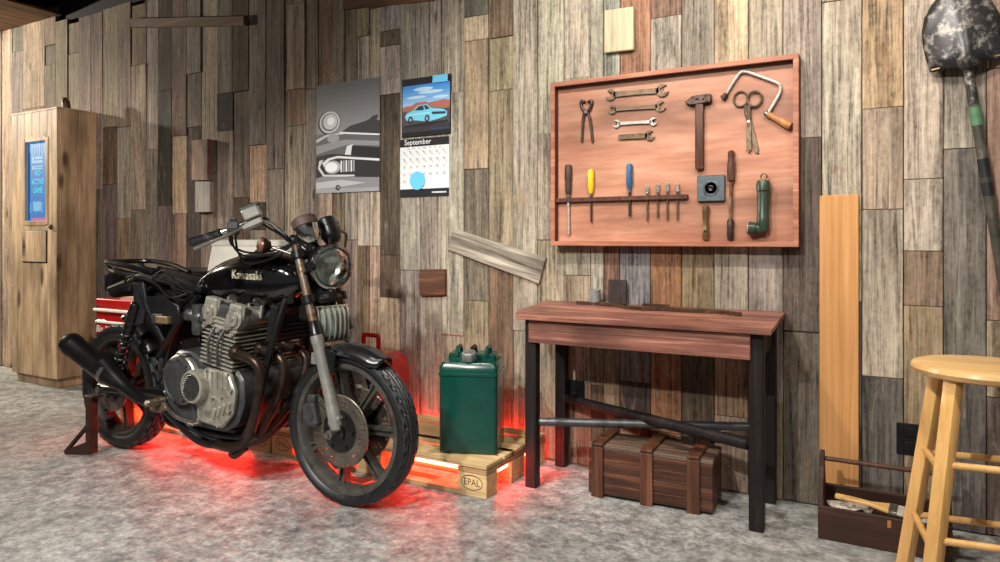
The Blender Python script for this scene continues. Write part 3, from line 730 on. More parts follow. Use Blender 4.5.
# screwdrivers and chisel in the rail
def driver(name, label, x, y0, y1, y2, r, mat, blade, br, shape):
    t, q = tool(name, label, 'screwdriver' if name == 'screwdriver' else 'chisel', x, y2)
    d = .014; a, b = q(x, y1, d), q(x, y0, d); L = (b - a).length
    g = G(); g.lathe([(rr * r, h * L) for rr, h in shape], a, b - a, 12); g.build('handle', mat, t)
    g = G(); g.rod(q(x + .3, y2, d), q(x, y1 - .5, d), br, 10); g.build('shaft', blade, t)
    g = G(); g.rod(q(x, y1 + 3, d), q(x, y1 - 1, d), r * .55, 12); g.build('ferrule', 'steel', t)
sh1 = [(.55, 0), (.8, .08), (.95, .3), (.8, .42), (1., .5), (1., .95), (.7, 1.)]
sh2 = [(.5, 0), (.8, .12), (1., .3), (.92, .6), (1.0, .85), (.8, .97), (.5, 1.)]
driver('chisel', 'chisel with a worn black handle, first in the rail', 569.5, 165, 195, 234.5, .0175, 'brownrub', 'brightsteel', .0062, sh1)
driver('screwdriver', 'screwdriver with a yellow handle in the tool rail', 592, 169.5, 194, 222.5, .0165, 'yellow', 'darktool', .0045, sh2)
driver('screwdriver', 'screwdriver with a blue handle in the tool rail', 630.5, 164, 190, 216, .0155, 'bluepaint', 'darktool', .0062, sh2)
names = ['first', 'second', 'third', 'last']
for k, (x, y0, y1) in enumerate(((648.2, 185.5, 221), (658.6, 184, 218), (668.2, 183, 220), (678.2, 183.5, 220))):
    t, q = tool('drill_bit', 'thin steel auger bit, %s of four from the blue screwdriver' % names[k], 'drill bit', x, y1, 'auger bits in the tool rail')
    g = G(); g.rod(q(x, y1, .014), q(x, y0 + 8, .014), .0042, 8); g.build('shank', 'tool', t)
    g = G()
    for ph in (0, PI):
        n_ = 14; pts = [q(x, y0 + 9 - 9 * i / n_, .014) + V((.0055 * math.cos(ph + i * .8), .0055 * math.sin(ph + i * .8), 0)) for i in range(n_ + 1)]
        g.tube(pts, .0034, 6, 2)
    g.build('twisted_tip', 'brightsteel', t)
# square plate, brass tube, long driver, torch
t, q = tool('metal_plate', 'square grey metal plate with a dark round hole on the tool board', 'plate', 712, 201)
c = q(711.8, 188.5); w_ = q(725.5, 0).x - q(698, 0).x; h_ = q(712, 175.5).z - q(712, 201.5).z
g = G(); g.box((c.x, -.011, c.z), (w_, .02, h_), .003); g.lathe([(.036, 0), (.034, .002), (.03, .003), (.026, .001)], (c.x, -.02, c.z), (0, -1, 0), 24); g.build('plate', 'plate', t)
g = G(); g.lathe([(.008, 0), (.013, 0), (.013, .003), (.010, .004), (.008, .003)], (c.x, -.021, c.z), (0, -1, 0), 24); g.cyl((c.x, -.0205, c.z), (c.x, -.0225, c.z), .0085); g.build('centre_hole_ring', 'black', t)
t, q = tool('tube_spanner', 'short brass tube spanner with a side hole on the tool board', 'tube', 706.5, 240)
a, b = q(706.5, 240, .016), q(706.5, 206, .016); L = (b - a).length
g = G(); g.lathe([(.012, 0), (.0145, .004), (.0145, L * .3), (.0125, L * .36), (.0125, L * .72), (.0155, L * .76), (.0155, L - .003), (.012, L)], a, b - a, 18); g.build('tube', 'brass', t)
g = G(); g.cyl(a + V((0, -.006, L * .25)), a + V((0, -.0152, L * .25)), .006, seg=12); g.build('side_hole', 'black', t)
t, q = tool('nut_driver', 'long nut driver with a dark wooden handle beside the green torch', 'nut driver', 732, 240)
g = G(); a, b = q(731.8, 182, .018), q(732, 151, .018); L = (b - a).length
g.lathe([(.008, 0), (.017, .006), (.0185, L * .3), (.0165, L * .62), (.012, L * .72), (.0145, L * .8), (.0145, L * .95), (.008, L)], a, b - a, 16); g.build('handle', 'handlewood', t)
g = G(); g.rod(q(731.3, 220, .018), q(731.8, 181, .018), .0078); g.build('shaft', 'rusty', t)
g = G(); a, b = q(731, 240, .018), q(731.3, 219, .018); L = (b - a).length; g.lathe([(.010, 0), (.0145, .012), (.0145, L * .9), (.009, L)], a, b - a, 14); g.build('socket', 'darktool', t)
t, q = tool('torch', 'green angle-head metal torch hung low on the tool board', 'torch', 764, 236)
a, b = q(764, 231.5, .03), q(764.5, 181, .03); L = (b - a).length
g = G(); g.lathe([(.02, 0), (.026, .01), (.026, L * .28), (.0245, L * .3), (.0245, L * .78), (.029, L * .8), (.029, L * .93), (.024, L)], a, b - a, 22); g.build('body', 'torch', t)
g = G(); e = q(764, 229.5, .03); f_ = q(749.5, 228, .042); d = f_ - e; L2 = d.length
g.lathe([(.022, 0), (.022, L2 * .5), (.028, L2 * .56), (.028, L2 * .95), (.025, L2)], e, d, 20); g.build('angle_head', 'torch', t)
g = G(); g.cyl(f_, f_ + d.normalized() * .003, .022); g.build('lens', 'lens', t)
g = G(); c = q(765, 177, .03); g.tube([c + V((.012 * math.cos(k * PI / 4), 0, .013 * math.sin(k * PI / 4))) for k in range(8)], .0035, 8, 3, True); g.build('hanging_ring', 'brass', t)
# ================================================================== WORKBENCH AND WHAT STANDS ON THE FLOOR
bench = thing('workbench', 'narrow workbench with a red-stained top and black legs', 'workbench', (-.915, -.23, 0))
Lw = lambda v: V(v) - bench.location
def bench_build():
    x0, x1, yf, yb = -1.495, -.374, -.455, -.028; zf, zb = .776, .808; th = .017
    n_ = 4
    g = G()
    for k in range(n_):
        a, b = yf + (yb - yf) * k / n_, yf + (yb - yf) * (k + 1) / n_
        za, zc = zf + (zb - zf) * k / n_, zf + (zb - zf) * (k + 1) / n_
        xa = x0 + (.05 if k == 0 else 0)
        e = .001
        ring = [Lw(p) for p in ((xa, a + e, za), (x1, a + e, za), (x1, b - e, zc), (x0, b - e, zc))]
        low = [p - V((0, 0, th)) for p in ring]
        if k == 0: low[0] = low[0] + V((0, .004, 0)); low[1] = low[1] + V((0, .004, 0))
        g.add(ring + low, [(0, 1, 2, 3), (7, 6, 5, 4), (0, 4, 5, 1), (1, 5, 6, 2), (2, 6, 7, 3), (3, 7, 4, 0)])
    g.build('top', 'bench', bench, smooth=0)
    g = G(); g.box(Lw((-.925, -.41, .704)), (.945, .024, .098), .002); g.build('apron', 'bench', bench)
    g = G(); g.box(Lw((-.925, -.06, .715)), (.88, .022, .09), .002); g.build('apron', 'bench', bench)
    for x, y in ((-1.395, -.385), (-.433, -.385), (-1.395, -.062), (-.433, -.062)):
        g = G(); g.box(Lw((x, y, (.760 if y < -.2 else .783) / 2)), (.054, .05, .760 if y < -.2 else .783), .004); g.build('leg', 'benchleg', bench)
    for x in (-1.395, -.433):
        g = G(); g.box(Lw((x, -.224, .70)), (.03, .275, .08), .002); g.build('side_rail', 'benchleg', bench)
    g = G(); g.rod(Lw((-1.37, -.375, .293)), Lw((-.46, -.075, .318)), .019); g.build('cross_tube', 'steelgrey' if 'steelgrey' in MT else 'alloyd', bench)
    g = G(); g.rod(Lw((-1.37, -.075, .337)), Lw((-.46, -.375, .322)), .024); g.build('cross_tube', 'benchleg', bench)
bench_build()
bz = lambda y: .776 + (.808 - .776) * (y + .455) / .427
def lean(y): return math.atan2(.032, .427)
t = thing('tin', 'small dented tin can at the back of the workbench', 'tin', (at(595.5, 303, -.08).x, -.08, bz(-.08)), rot=(lean(0), 0, 0))
g = G(); g.lathe([(.0, 0), (.025, 0), (.0265, .003), (.0255, .006), (.0255, .062), (.0265, .065), (.0265, .072), (.0235, .072), (.0235, .066), (0, .066)], (0, 0, 0), Z3, 24); g.build('can_body', 'tin', t)
g = G(); g.lathe([(.0258, .02), (.026, .022), (.026, .05), (.0258, .052)], (0, 0, 0), Z3, 24); g.build('paper_band', plain('tin_band', S(150, 154, 152), .45, .4, .3, 30), t)
t = None
x0, x1 = wx(609.5, -.035), wx(627.5, -.035)
g = G(); g.box((0, 0, .058), (x1 - x0, .018, .116), .003)
tag(g.build('wooden_block', 'darkblock', None, ((x0 + x1) / 2, -.047, bz(-.047) + .0015)), 'dark plank offcut standing behind the chain on the workbench', 'block')
# drive chain lying in a long wave on the top
def chain():
    y_of = lambda px: {578: -.13}.get(px, -.13)
    P = [(-1.30, -.095), (-1.2, -.10), (-1.1, -.115), (-1.02, -.16), (-.95, -.175), (-.86, -.15), (-.78, -.165), (-.70, -.15), (-.62, -.155), (-.53, -.185)]
    g = G(); g2 = G()
    seg = []
    for i in range(len(P) - 1):
        a, b = V((*P[i], 0)), V((*P[i + 1], 0)); n_ = max(2, int((b - a).length / .0159))
        for k in range(n_): seg.append(a.lerp(b, k / n_))
    seg.append(V((*P[-1], 0)))
    q = lambda v: V((v.x, v.y, bz(v.y) + .0085))
    for i in range(len(seg) - 1):
        a, b = q(seg[i]), q(seg[i + 1]); n_ = (b - a).normalized().cross(Z3)
        off = .006 if i % 2 else .0045
        for s in (-1, 1):
            g.beam(a + n_ * s * off - (b - a) * .2, b + n_ * s * off + (b - a) * .2, .0018, .0145, .0006)
        g2.cyl(a - n_ * .0055, a + n_ * .0055, .0046, seg=8)
    t = thing('drive_chain', 'rusty roller chain stretched along the top of the workbench', 'chain', (-.92, -.14, bz(-.14)))
    o = g.build('link_plates', 'chainm', t); o.location = -t.location
    o = g2.build('rollers', 'darktool', t); o.location = -t.location
    g = G()                                                   # loose doubled end
    for i in range(7):
        a, b = V((-.96 + i * .017, -.135 - i * .001, 0)), V((-.943 + i * .017, -.136 - i * .001, 0))
        a, b = q(a) + V((0, 0, .012)), q(b) + V((0, 0, .012)); n_ = (b - a).normalized().cross(Z3)
        for s in (-1, 1): g.beam(a + n_ * s * .005, b + n_ * s * .005, .0018, .013, .0006)
        g.cyl(a - n_ * .005, a + n_ * .005, .0046, seg=8)
    o = g.build('doubled_end', 'chainm', t); o.location = -t.location
chain()

# ---- crate under the bench
def crate():
    rz = R(2.6); t = thing('wooden_crate', 'dark brown wooden crate with three raised straps under the workbench', 'crate', (-.877, -.238, 0), rz)
    w, d, h = .525, .222, .224
    g = G(); g.use('crate')
    for k in range(4):
        z = .012 + (k + .5) * (h - .03) / 4; hh = (h - .03) / 4 - .002
        for s in (-1, 1): g.box((0, s * (d / 2 - .008), z), (w, .016, hh), .0015)
        for s in (-1, 1): g.box((s * (w / 2 - .008), 0, z), (.016, d - .034, hh), .0015)
    g.box((0, 0, .018), (w - .03, d - .03, .012))
    g.build('box_body', None, t)
    g = G()
    for k in range(3): g.box((0, -d / 2 + (k + .5) * d / 3, h - .009), (w + .004, d / 3 - .002, .018), .002)
    g.build('lid', 'cratetop_sheen', t)
    for x in (-w / 2 + .042, -.006, w / 2 - .075):
        g = G(); 
        for s in (-1, 1): g.box((x, s * (d / 2 + .006), .110), (.052, .012, .218), .0015)
        g.box((x, 0, h + .006), (.052, d + .026, .012), .0015)
        g.build('strap', 'crateb', t)
crate()

# ---- tool tote with brush and papers
def tote():
    t = thing('tool_tote', 'dark brown wooden carrying tray with a dowel handle by the stool', 'tool tote', (-.01, -.24, 0))
    x0, x1, y0, y1 = -.213, .21, -.112, .09
    g = G(); g.box(((x0 + x1) / 2, y0 + .008, .061), (x1 - x0, .016, .122), .002); g.build('front_panel', 'tote', t)
    g = G(); g.box(((x0 + x1) / 2, y1 - .008, .075), (x1 - x0, .016, .15), .002); g.build('rear_panel', 'tote', t)
    g = G(); g.box(((x0 + x1) / 2, (y0 + y1) / 2, .008), (x1 - x0 - .034, y1 - y0 - .034, .014)); g.build('tray_bottom', 'tote', t)
    for x in (x0 + .008, x1 - .008):
        g = G(); g.prism([(-.085, 0), (.085, 0), (.085, .12), (.03, .25), (.022, .30), (-.022, .30), (-.03, .25), (-.085, .12)], (x - .008, (y0 + y1) / 2, 0), Y3, Z3, .016, .0015); g.build('end_panel', 'tote', t)
    g = G(); g.rod((x0 + .017, (y0 + y1) / 2, .274), (x1 - .017, (y0 + y1) / 2, .274), .009); g.build('dowel_handle', 'handlewood', t)
    g = G(); g.box((.02, y0 - .002, .10), (.012, .004, .026), .001); g.build('latch_strip', 'tanwood', t)
    # brush lying across the tray
    b = thing('paint_brush', 'wide flat paint brush with a pale wooden handle in the tote', 'paint brush', (-.05, -.29, .122))
    g = G(); g.prism([(-.12, -.012), (-.06, -.016), (0, -.012), (.05, -.03), (.06, -.034), (.06, .034), (.05, .03), (0, .012), (-.06, .016), (-.12, .012)], (0, 0, .012), (.96, -.1, -.05), (.1, .98, .1), .012, .002); g.build('handle', 'stool', b)
    g = G(); g.prism([(.06, -.036), (.085, -.037), (.085, .037), (.06, .036)], (0, 0, .011), (.96, -.1, -.05), (.1, .98, .1), .014, .001); g.build('ferrule', 'steel', b)
    g = G(); g.prism([(.085, -.036), (.15, -.04), (.15, .04), (.085, .036)], (0, 0, .0125), (.96, -.1, -.05), (.1, .98, .1), .011, .003); g.build('bristles', 'bristle', b)
    for i, (x, y, rz, lab) in enumerate(((-.12, -.25, .5, 'crumpled pale paper under the brush at the left end of the tote'), (.07, -.235, -.1, 'folded pale paper in the tote beside the stool leg'))):
        g = G(); vs = []; n_ = 7
        r_ = random.Random(i)
        for a in range(n_):
            for c in range(n_): vs.append(((a - 3) * .022, (c - 3) * .016, .10 + r_.uniform(-.014, .014)))
        g.add(vs, [(a * n_ + c, (a + 1) * n_ + c, (a + 1) * n_ + c + 1, a * n_ + c + 1) for a in range(n_ - 1) for c in range(n_ - 1)])
        o = g.build('paper_sheet', 'paper', None, (x, y, 0), rz, smooth=10); md = o.modifiers.new('thick', 'SOLIDIFY'); md.thickness = .002
        tag(o, lab, 'paper')
tote()

# ---- stool
def stool():
    sx, sy_, H = .252, -.735, .752
    t = thing('bar_stool', 'blond wooden bar stool with a round seat and paired rungs', 'stool', (sx, sy_, 0))
    g = G(); g.lathe([(0, H - .034), (.165, H - .034), (.181, H - .028), (.188, H - .015), (.185, H - .005), (.172, H), (0, H)], (0, 0, 0), Z3, 56); g.build('seat', 'stoolseat', t)
    ang = [R(a) for a in (142.5, 232.5, 322.5, 52.5)]
    top, bot = .138, .262
    P = []
    for a in ang:
        d = V((math.cos(a), math.sin(a), 0)); A = d * top + Z3 * (H - .03); B_ = d * bot
        g = G(); x = (A - B_).normalized(); y = Z3.cross(d).normalized(); z = x.cross(y)
        g.box((A + B_) / 2, ((A - B_).length, .038, .038), .004, M=Mx((x, y, z)).transposed().to_4x4(), seg=2); g.build('leg', 'stool', t)
        P.append((A, B_))
    on = lambda k, z: P[k][1].lerp(P[k][0], z / (H - .03))
    for a, b, zs in ((0, 1, (.24, .457)), (1, 2, (.277, .483)), (2, 3, (.24, .457)), (3, 0, (.235, .445))):
        for z in zs:
            g = G(); p, q_ = on(a, z), on(b, z); d = (q_ - p).normalized(); g.rod(p - d * .012, q_ + d * .012, .0105, 12); g.build('rung', 'stool', t)
stool()

# ---- pallets with the red light strips under their decks
def pallet(x1, label, L=1.29, W=.585):
    y0 = -.627; t = thing('pallet', label, 'pallet', (x1 - L / 2, y0 + W / 2, 0), 0, 'pallets along the wall')
    h = .148; blk = .148
    for x in (-L / 2 + blk / 2, 0, L / 2 - blk / 2):
        for y, dy in ((-W / 2 + .05, .1), (0, .14), (W / 2 - .05, .1)):
            g = G(); g.box((x, y, .022 + .039), (blk, dy, .078), .003); b = g.build('block', 'palletw', t)
            if y < -.1 and x != 0:
                g = G(); g.use(flat('stamp_ink', S(66, 48, 34), .8))
                o = V((x, y - dy / 2 - .0005, .061)); n_ = 40
                for k in range(n_):
                    a0, a1 = 2 * PI * k / n_, 2 * PI * (k + 1) / n_
                    g.sheet([(.056 * math.cos(a0), .033 * math.sin(a0)), (.056 * math.cos(a1), .033 * math.sin(a1)), (.0525 * math.cos(a1), .0295 * math.sin(a1)), (.0525 * math.cos(a0), .0295 * math.sin(a0))], o, X3, Z3, .0003)
                g.text('EPAL', o, X3, Z3, .042, .0003, xs=.92); g.build('stamp', None, b, smooth=0, fix=False)
    for y, dy in ((-W / 2 + .05, .1), (0, .14), (W / 2 - .05, .1)):
        g = G(); g.box((0, y, .011), (L, dy, .022), .003); g.build('bottom_board', 'palletw', t)
    for x in (-L / 2 + blk / 2, 0, L / 2 - blk / 2):
        g = G(); g.box((x, 0, .111), (blk, W, .022), .002); g.build('stringer_board', 'palletd', t)
    for y, dy in ((-W / 2 + .0725, .145), (-W / 2 + .21, .1), (0, .145), (W / 2 - .21, .1) if False else (W / 2 - .185, .1), (W / 2 - .0525, .105)):
        g = G(); g.box((0, y, .135), (L, dy, .022), .004); g.build('deck_board', 'palletw', t)
    return t
pallet(-1.495, 'pale wooden pallet carrying the green can beside the workbench')
pallet(-2.80, 'pale wooden pallet behind the motorcycle engine and rear wheel')
strips = [((-2.62, -.412, .046), (-1.66, -.412, .046), 'red light strip under the pallet deck below the green can', 60),
          ((-3.92, -.412, .046), (-2.96, -.412, .046), 'red light strip under the pallet deck behind the engine', 60),
          ((-2.70, -.028, .06), (-1.56, -.028, .06), 'red light strip along the wall foot behind the green can', 30),
          ((-3.92, -.516, .078), (-2.97, -.516, .078), 'red light strip under the front deck edge of the pallet behind the engine', 60)]
strips += [((-1.515, -.52, .085), (-1.515, -.41, .085), 'short red light strip in the front gap at the pallet end by the workbench leg', 0),
           ((-1.515, -.255, .085), (-1.515, -.15, .085), 'short red light strip in the rear gap at the pallet end by the workbench leg', 0)]
for a, b, lab, _ in strips:
    a, b = V(a), V(b); c = (a + b) / 2
    g = G(); g.box((0, 0, 0), ((b - a).length, .012, .036 if b.x != a.x else .014), .002)
    tag(g.build('light_strip', 'led', None, c, PI / 2 if b.x == a.x else 0), lab, 'light strip', 'red light strips at the pallets')

# ---- green can
def fuel_can():
    t = thing('fuel_can', 'dark green metal can with a grey screw cap on the pallet', 'fuel can', (-1.688, -.425, .146), R(20))
    w, d, h = .268, .232, .41
    def ring(hw, hd, z, r=.02, y=0):
        p = []
        for cx, cy, a0 in ((hw - r, hd - r, 0), (-hw + r, hd - r, 90), (-hw + r, -hd + r, 180), (hw - r, -hd + r, 270)):
            for k in range(5): a = R(a0 + k * 22.5); p.append(V((cx + r * math.cos(a), y + cy + r * math.sin(a), z)))
        return p
    g = G(); W2, D2 = w / 2, d / 2
    g.loft([ring(W2 - .006, D2 - .006, 0), ring(W2, D2, .008), ring(W2, D2, h - .062), ring(W2 + .004, D2 + .004, h - .058), ring(W2 + .004, D2 + .004, h - .048), ring(W2, D2, h - .044), ring(W2, D2, h - .02), ring(W2 - .01, D2 - .014, h)])
    g.build('can_body', 'can', t)
    g = G(); g.loft([ring(W2 - .02, .055, h - .006, .018, .035), ring(W2 - .02, .055, h + .02, .018, .035), ring(W2 - .028, .047, h + .028, .016, .035)]); g.build('raised_top', 'can', t)
    g = G(); g.lathe([(.03, 0), (.03, .012), (.036, .014), (.036, .018)], (0, -.07, h - .004), (0, -.25, 1), 24); g.build('spout_neck', 'can', t)
    g = G(); g.lathe([(.033, 0), (.034, .004), (.034, .03), (.03, .035), (.018, .035), (.016, .041), (0, .042)], (0, -.074, h + .013), (0, -.25, 1), 28, lambda k, j, tt, hh: -.0025 if (k % 4 == 0 and j < 3) else 0); g.build('screw_cap', 'cangrey', t)
    for x in (-.07, .0, .07):
        g = G(); g.tube([(x, -.025, h + .018), (x, -.012, h + .05), (x, .03, h + .054), (x, .065, h + .05), (x, .08, h + .018)], .009, 8, 4); g.build('handle', 'can' if x else 'black', t)
    for s in (-1,):
        g = G(); g.tube([(s * (W2 + .003), -.04, h - .04), (s * (W2 + .012), 0, h - .1), (s * (W2 + .003), .04, h - .2)], .006, 8, 4); g.build('side_rib', 'can', t)
fuel_can()

# ---- red machine behind the front wheel
def machine():
    p = at(364, 420, -.33)
    t = thing('portable_generator', 'red metal machine with a square top handle behind the front wheel', 'machine', (-2.39, -.31, .1475))
    g = G(); n_ = 40
    poly = [(-.165, 0), (.165, 0), (.17, .29), (.15, .345), (.10, .368), (-.10, .368), (-.15, .345), (-.17, .29)]
    g.prism(poly, (0, .12, 0), X3, Z3, .24, .012); g.build('casing', 'red', t)
    g = G(); g.lathe([(.14, 0), (.14, .012), (.125, .018), (.05, .02), (.045, .03), (0, .032)], (-.0, -.12, .185), (0, -1, 0), 36); g.build('round_cover', 'black', t)
    g = G()
    for k in range(16):
        a = 2 * PI * k / 16
        for r_ in (.07, .09, .115): g.cyl((r_ * math.cos(a), -.136, .185 + r_ * math.sin(a)), (r_ * math.cos(a), -.1405, .185 + r_ * math.sin(a)), .004, seg=6)
    g.build('cover_bolts', 'steel', t)
    g = G(); g.tube([(-.05, 0, .36), (-.05, 0, .45), (-.045, 0, .458), (.045, 0, .458), (.05, 0, .45), (.05, 0, .36)], .012, 8, 4); g.build('top_handle', 'red', t)
    for x in (-.14, .14):
        g = G(); g.box((x, 0, .004), (.06, .2, .012), .002); g.build('foot', 'black', t)
machine()

# ---- tool chest, carton, black cabinet and white bin behind the motorcycle
def chest():
    x0, x1, y0, y1, H = -4.545, -4.11, -.5, -.06, .725
    t = thing('tool_chest', 'red steel tool chest with drawers behind the rear wheel', 'tool chest', ((x0 + x1) / 2, (y0 + y1) / 2, 0)); w = x1 - x0; d = y1 - y0
    g = G(); g.box((0, 0, .385), (w, d, .64), .006); g.box((0, 0, H - .022), (w + .008, d + .008, .044), .006); g.build('casing', 'red', t)
    for k in range(4):
        hgt = (.155, .14, .11, .1)[k]; z = (.135, .29, .42, .545)[k]
        g = G(); g.box((0, -d / 2 - .004, z), (w - .04, .016, hgt - .012), .003); dr = g.build('drawer', 'red', t)
        g = G(); g.box((0, -d / 2 - .018, z + hgt / 2 - .018), (w - .05, .016, .016), .003); g.build('handle_strip', 'white', dr)
        if k == 3:
            g = G(); g.box((.11, -d / 2 - .015, z - .01), (.05, .01, .06), .002); g.build('lock_plate', 'steel', dr)
            g = G(); g.use(flat('badge_white', S(220, 216, 206), .5)); g.text('Big Red', V((-.11, -d / 2 - .0125, z - .016)), X3, Z3, .062, .0004, shear=.3)
            g.sheet([(-.03, .02), (0, -.02), (.03, .02), (.018, .02), (0, -.004), (-.018, .02)], V((.0, -d / 2 - .0125, z + .0)), X3, Z3, .0004); g.build('badge', None, dr, smooth=0, fix=False)
    g = G(); g.box((0, -d / 2 - .022, H - .07), (w - .02, .022, .02), .005); g.build('front_rail', 'white', t)
    for sx in (-1, 1):
        for s2 in (-1, 1):
            g = G(); g.cyl((sx * (w / 2 - .05) - .012, s2 * (d / 2 - .05), .032), (sx * (w / 2 - .05) + .012, s2 * (d / 2 - .05), .032), .032); g.box((sx * (w / 2 - .05), s2 * (d / 2 - .05), .058), (.04, .04, .02), .003); g.build('caster', 'black', t)
    t2 = thing('carton', 'small white and red carton standing on the red tool chest', 'carton', (-4.40, -.3, H))
    g = G(); g.box((0, 0, .06), (.2, .13, .12), .002); g.build('box', 'carton', t2)
    g = G(); g.use(flat('carton_print', S(188, 62, 52), .6)); g.sheet([(-.05, .0), (-.01, -.02), (.02, .03), (.0, .05), (-.06, .045)], V((-.02, -.0655, .06)), X3, Z3, .0004); g.build('print', None, t2, smooth=0, fix=False)
    g = G(); g.prism([(-.03, 0), (.03, 0), (.018, .028), (-.018, .028)], (.05, .03, .12), X3, Z3, .06, .002); g.build('spout', 'carton', t2)
chest()
t = thing('storage_cabinet', 'low black metal cabinet behind the motorcycle seat', 'cabinet', (-3.47, -.33, .146)); g = G()
g.box((0, 0, .385), (.96, .32, .77), .006); g.build('casing', 'black', t)
g = G(); g.box((0, 0, .776), (.98, .34, .016), .004); g.build('top_plate', 'black', t)
for s in (-1, 1):
    g = G(); g.box((s * .238, -.164, .385), (.468, .012, .73), .004); dd = g.build('door', 'black', t)
    g = G(); g.box((s * .04, -.176, .42), (.014, .014, .1), .003); g.build('handle', 'steel', dd)
def bin_():
    t = thing('plastic_bin', 'white plastic bin standing on the black cabinet behind the tank', 'bin', (-3.22, -.33, .93))
    w, d, h = .60, .26, .178
    def rr(hw, hd, z, r=.03):
        p = []
        for cx, cy, a0 in ((hw - r, hd - r, 0), (-hw + r, hd - r, 90), (-hw + r, -hd + r, 180), (hw - r, -hd + r, 270)):
            for k in range(5): a = R(a0 + k * 22.5); p.append(V((cx + r * math.cos(a), cy + r * math.sin(a), z)))
        return p
    g = G(); g.loft([rr(w / 2, d / 2, 0), rr(w / 2 - .025, d / 2 - .015, h - .02), rr(w / 2 - .035, d / 2 - .02, h - .02), rr(w / 2 - .01, d / 2 - .01, .008)]); g.build('tub', 'white', t)
    g = G(); g.loft([rr(w / 2 - .018, d / 2 - .01, h - .03), rr(w / 2 - .016, d / 2 - .008, h), rr(w / 2 - .036, d / 2 - .022, h + .004)]); g.build('lid', 'white', t)
bin_()

# ---- rear stand
def stand():
    t = thing('paddock_stand', 'rusty steel rear stand wedged beside the motorcycle rear wheel', 'stand', (-3.605, -.92, 0))
    for s in (-1,):
        y = s * .178
        g = G(); g.beam((.03, y, .012), (.03, y, .312), .03, .05, .003, up=(0, 1, 0)); g.build('upright', 'rust', t)
        a, b = V((-.10, y - s * -.0 - .06 * (1 if s < 0 else -1), .006)), V((.03, y, .02))
        g = G(); g.beam(a + V((0, 0, .008)), (.02, y, .17), .018, .02, .003, up=(0, 1, 0)); g.build('brace', 'rust', t)
        g = G(); u = (b - a); u.z = 0; g.prism([(0, 0), (u.length, 0), (u.length, .075), (.05, .04), (0, .012)], a, u, Z3, .01, .002); g.build('foot_plate', 'rust', t)
        g = G(); g.box((.03, y * .95, .306), (.07, .06, .014), .003); g.build('cradle', 'rust', t)
stand()
# ================================================================== MOTORCYCLE (local x forward, y to the wall, z up; origin under the rear axle)
BK = V((-3.58, -.92, 0))
bike = thing('motorcycle', 'old stripped black motorcycle with a round headlamp and no seat', 'motorcycle', BK)
def B(px, py, y): return at(px, py, BK.y + y) - BK
FW, RW = V((1.60, -.01, .32)), V((0., .01, .33))

def wheel(name, c, r, w, rimr, spokes, a0, tyre_kind, rim_mat):
    sd = -1
    g = G()
    k = rimr
    g.lathe([(k + .003, -w * .80), (k - .006, -w * .84), (k - .018, -w * .78), (k - .03, -w * .45), (k - .036, 0), (k - .03, w * .45), (k - .018, w * .78), (k - .006, w * .84), (k + .003, w * .80), (k - .004, w * .5), (k - .01, 0), (k - .004, -w * .5), (k + .003, -w * .80)], c, Y3, 96)
    g.lathe([(.028, -w * .9), (.045, -w * .85), (.052, -w * .5), (.052, w * .5), (.045, w * .85), (.028, w * .9)], c, Y3, 32)
    for i in range(spokes):
        a = a0 + 2 * PI * i / spokes; d = V((math.cos(a), 0, math.sin(a))); s = Y3.cross(d)
        p0, p1 = .045, k - .03
        def sec(r_, hw, ht): return [c + d * r_ + s * x + Y3 * y for x, y in ((-hw, -ht), (-hw * .45, -ht), (-hw * .3, -ht * .45), (hw * .3, -ht * .45), (hw * .45, -ht), (hw, -ht), (hw, ht), (-hw, ht))]
        g.loft([sec(p0, .017, .026), sec(p0 * .4 + p1 * .6, .0135, .02), sec(p1 - .03, .015, .02), sec(p1 + .004, .024, .022)])
    hub = g.build(name, rim_mat, bike)
    g = G()
    prof = [(k - .004, -w * .62), (k + .002, -w * .80), (k + .012, -w * .93), (k + (r - k) * .42, -w * 1.0), (k + (r - k) * .62, -w * .985)]
    nt = 22
    cr = []
    for i in range(nt + 1):
        u = -1 + 2 * i / nt; cr.append((k + (r - k) * (.74 + .26 * math.sqrt(max(0, 1 - (u * .93) ** 2)) / 1.0) if True else r, u * w * .93))
    full = prof + cr + [(q[0], -q[1]) for q in prof[::-1]]; full.append(full[0])
    npf, nsg = len(prof), (216 if tyre_kind == 'road' else 132)
    def tread(kk, j, t, h):
        i = j - npf
        if not (0 <= i <= nt): return 0
        if tyre_kind == 'road':                         # zigzag rain grooves
            ph = kk % 6; z = (0, 1, 1, 0, -1, -1)[ph]
            if i in (6 + (z > 0), 15 - (z > 0), 11): return -.007
            if i in (2, 3, 4, 18, 19, 20) and ph in (0, 1): return -.006
            return 0
        ph = (kk + (2 if (i // 4) % 2 else 0)) % 5      # blocks
        if i % 4 == 3 or ph == 0: return -.009
        return 0
    g.lathe(full, c, Y3, nsg, tread); ty = g.build('tyre', 'rubber', hub, smooth=28); ty.data.materials.append(MT['tread'])
    for p in ty.data.polygons:                          # worn running surface of the tread
        rr = math.hypot(p.center.x - c.x, p.center.z - c.z); yy = abs(p.center.y - c.y) / w
        if yy < .9 and rr > k + (r - k) * (.74 + .26 * math.sqrt(max(0, 1 - min(1, yy) ** 2))) - .0028: p.material_index = 1
    return hub
fw = wheel('front_wheel', FW, .32, .055, .272, 7, R(2), 'road', 'rim')
rw = wheel('rear_wheel', RW, .33, .060, .262, 7, R(20), 'block', 'rimd')
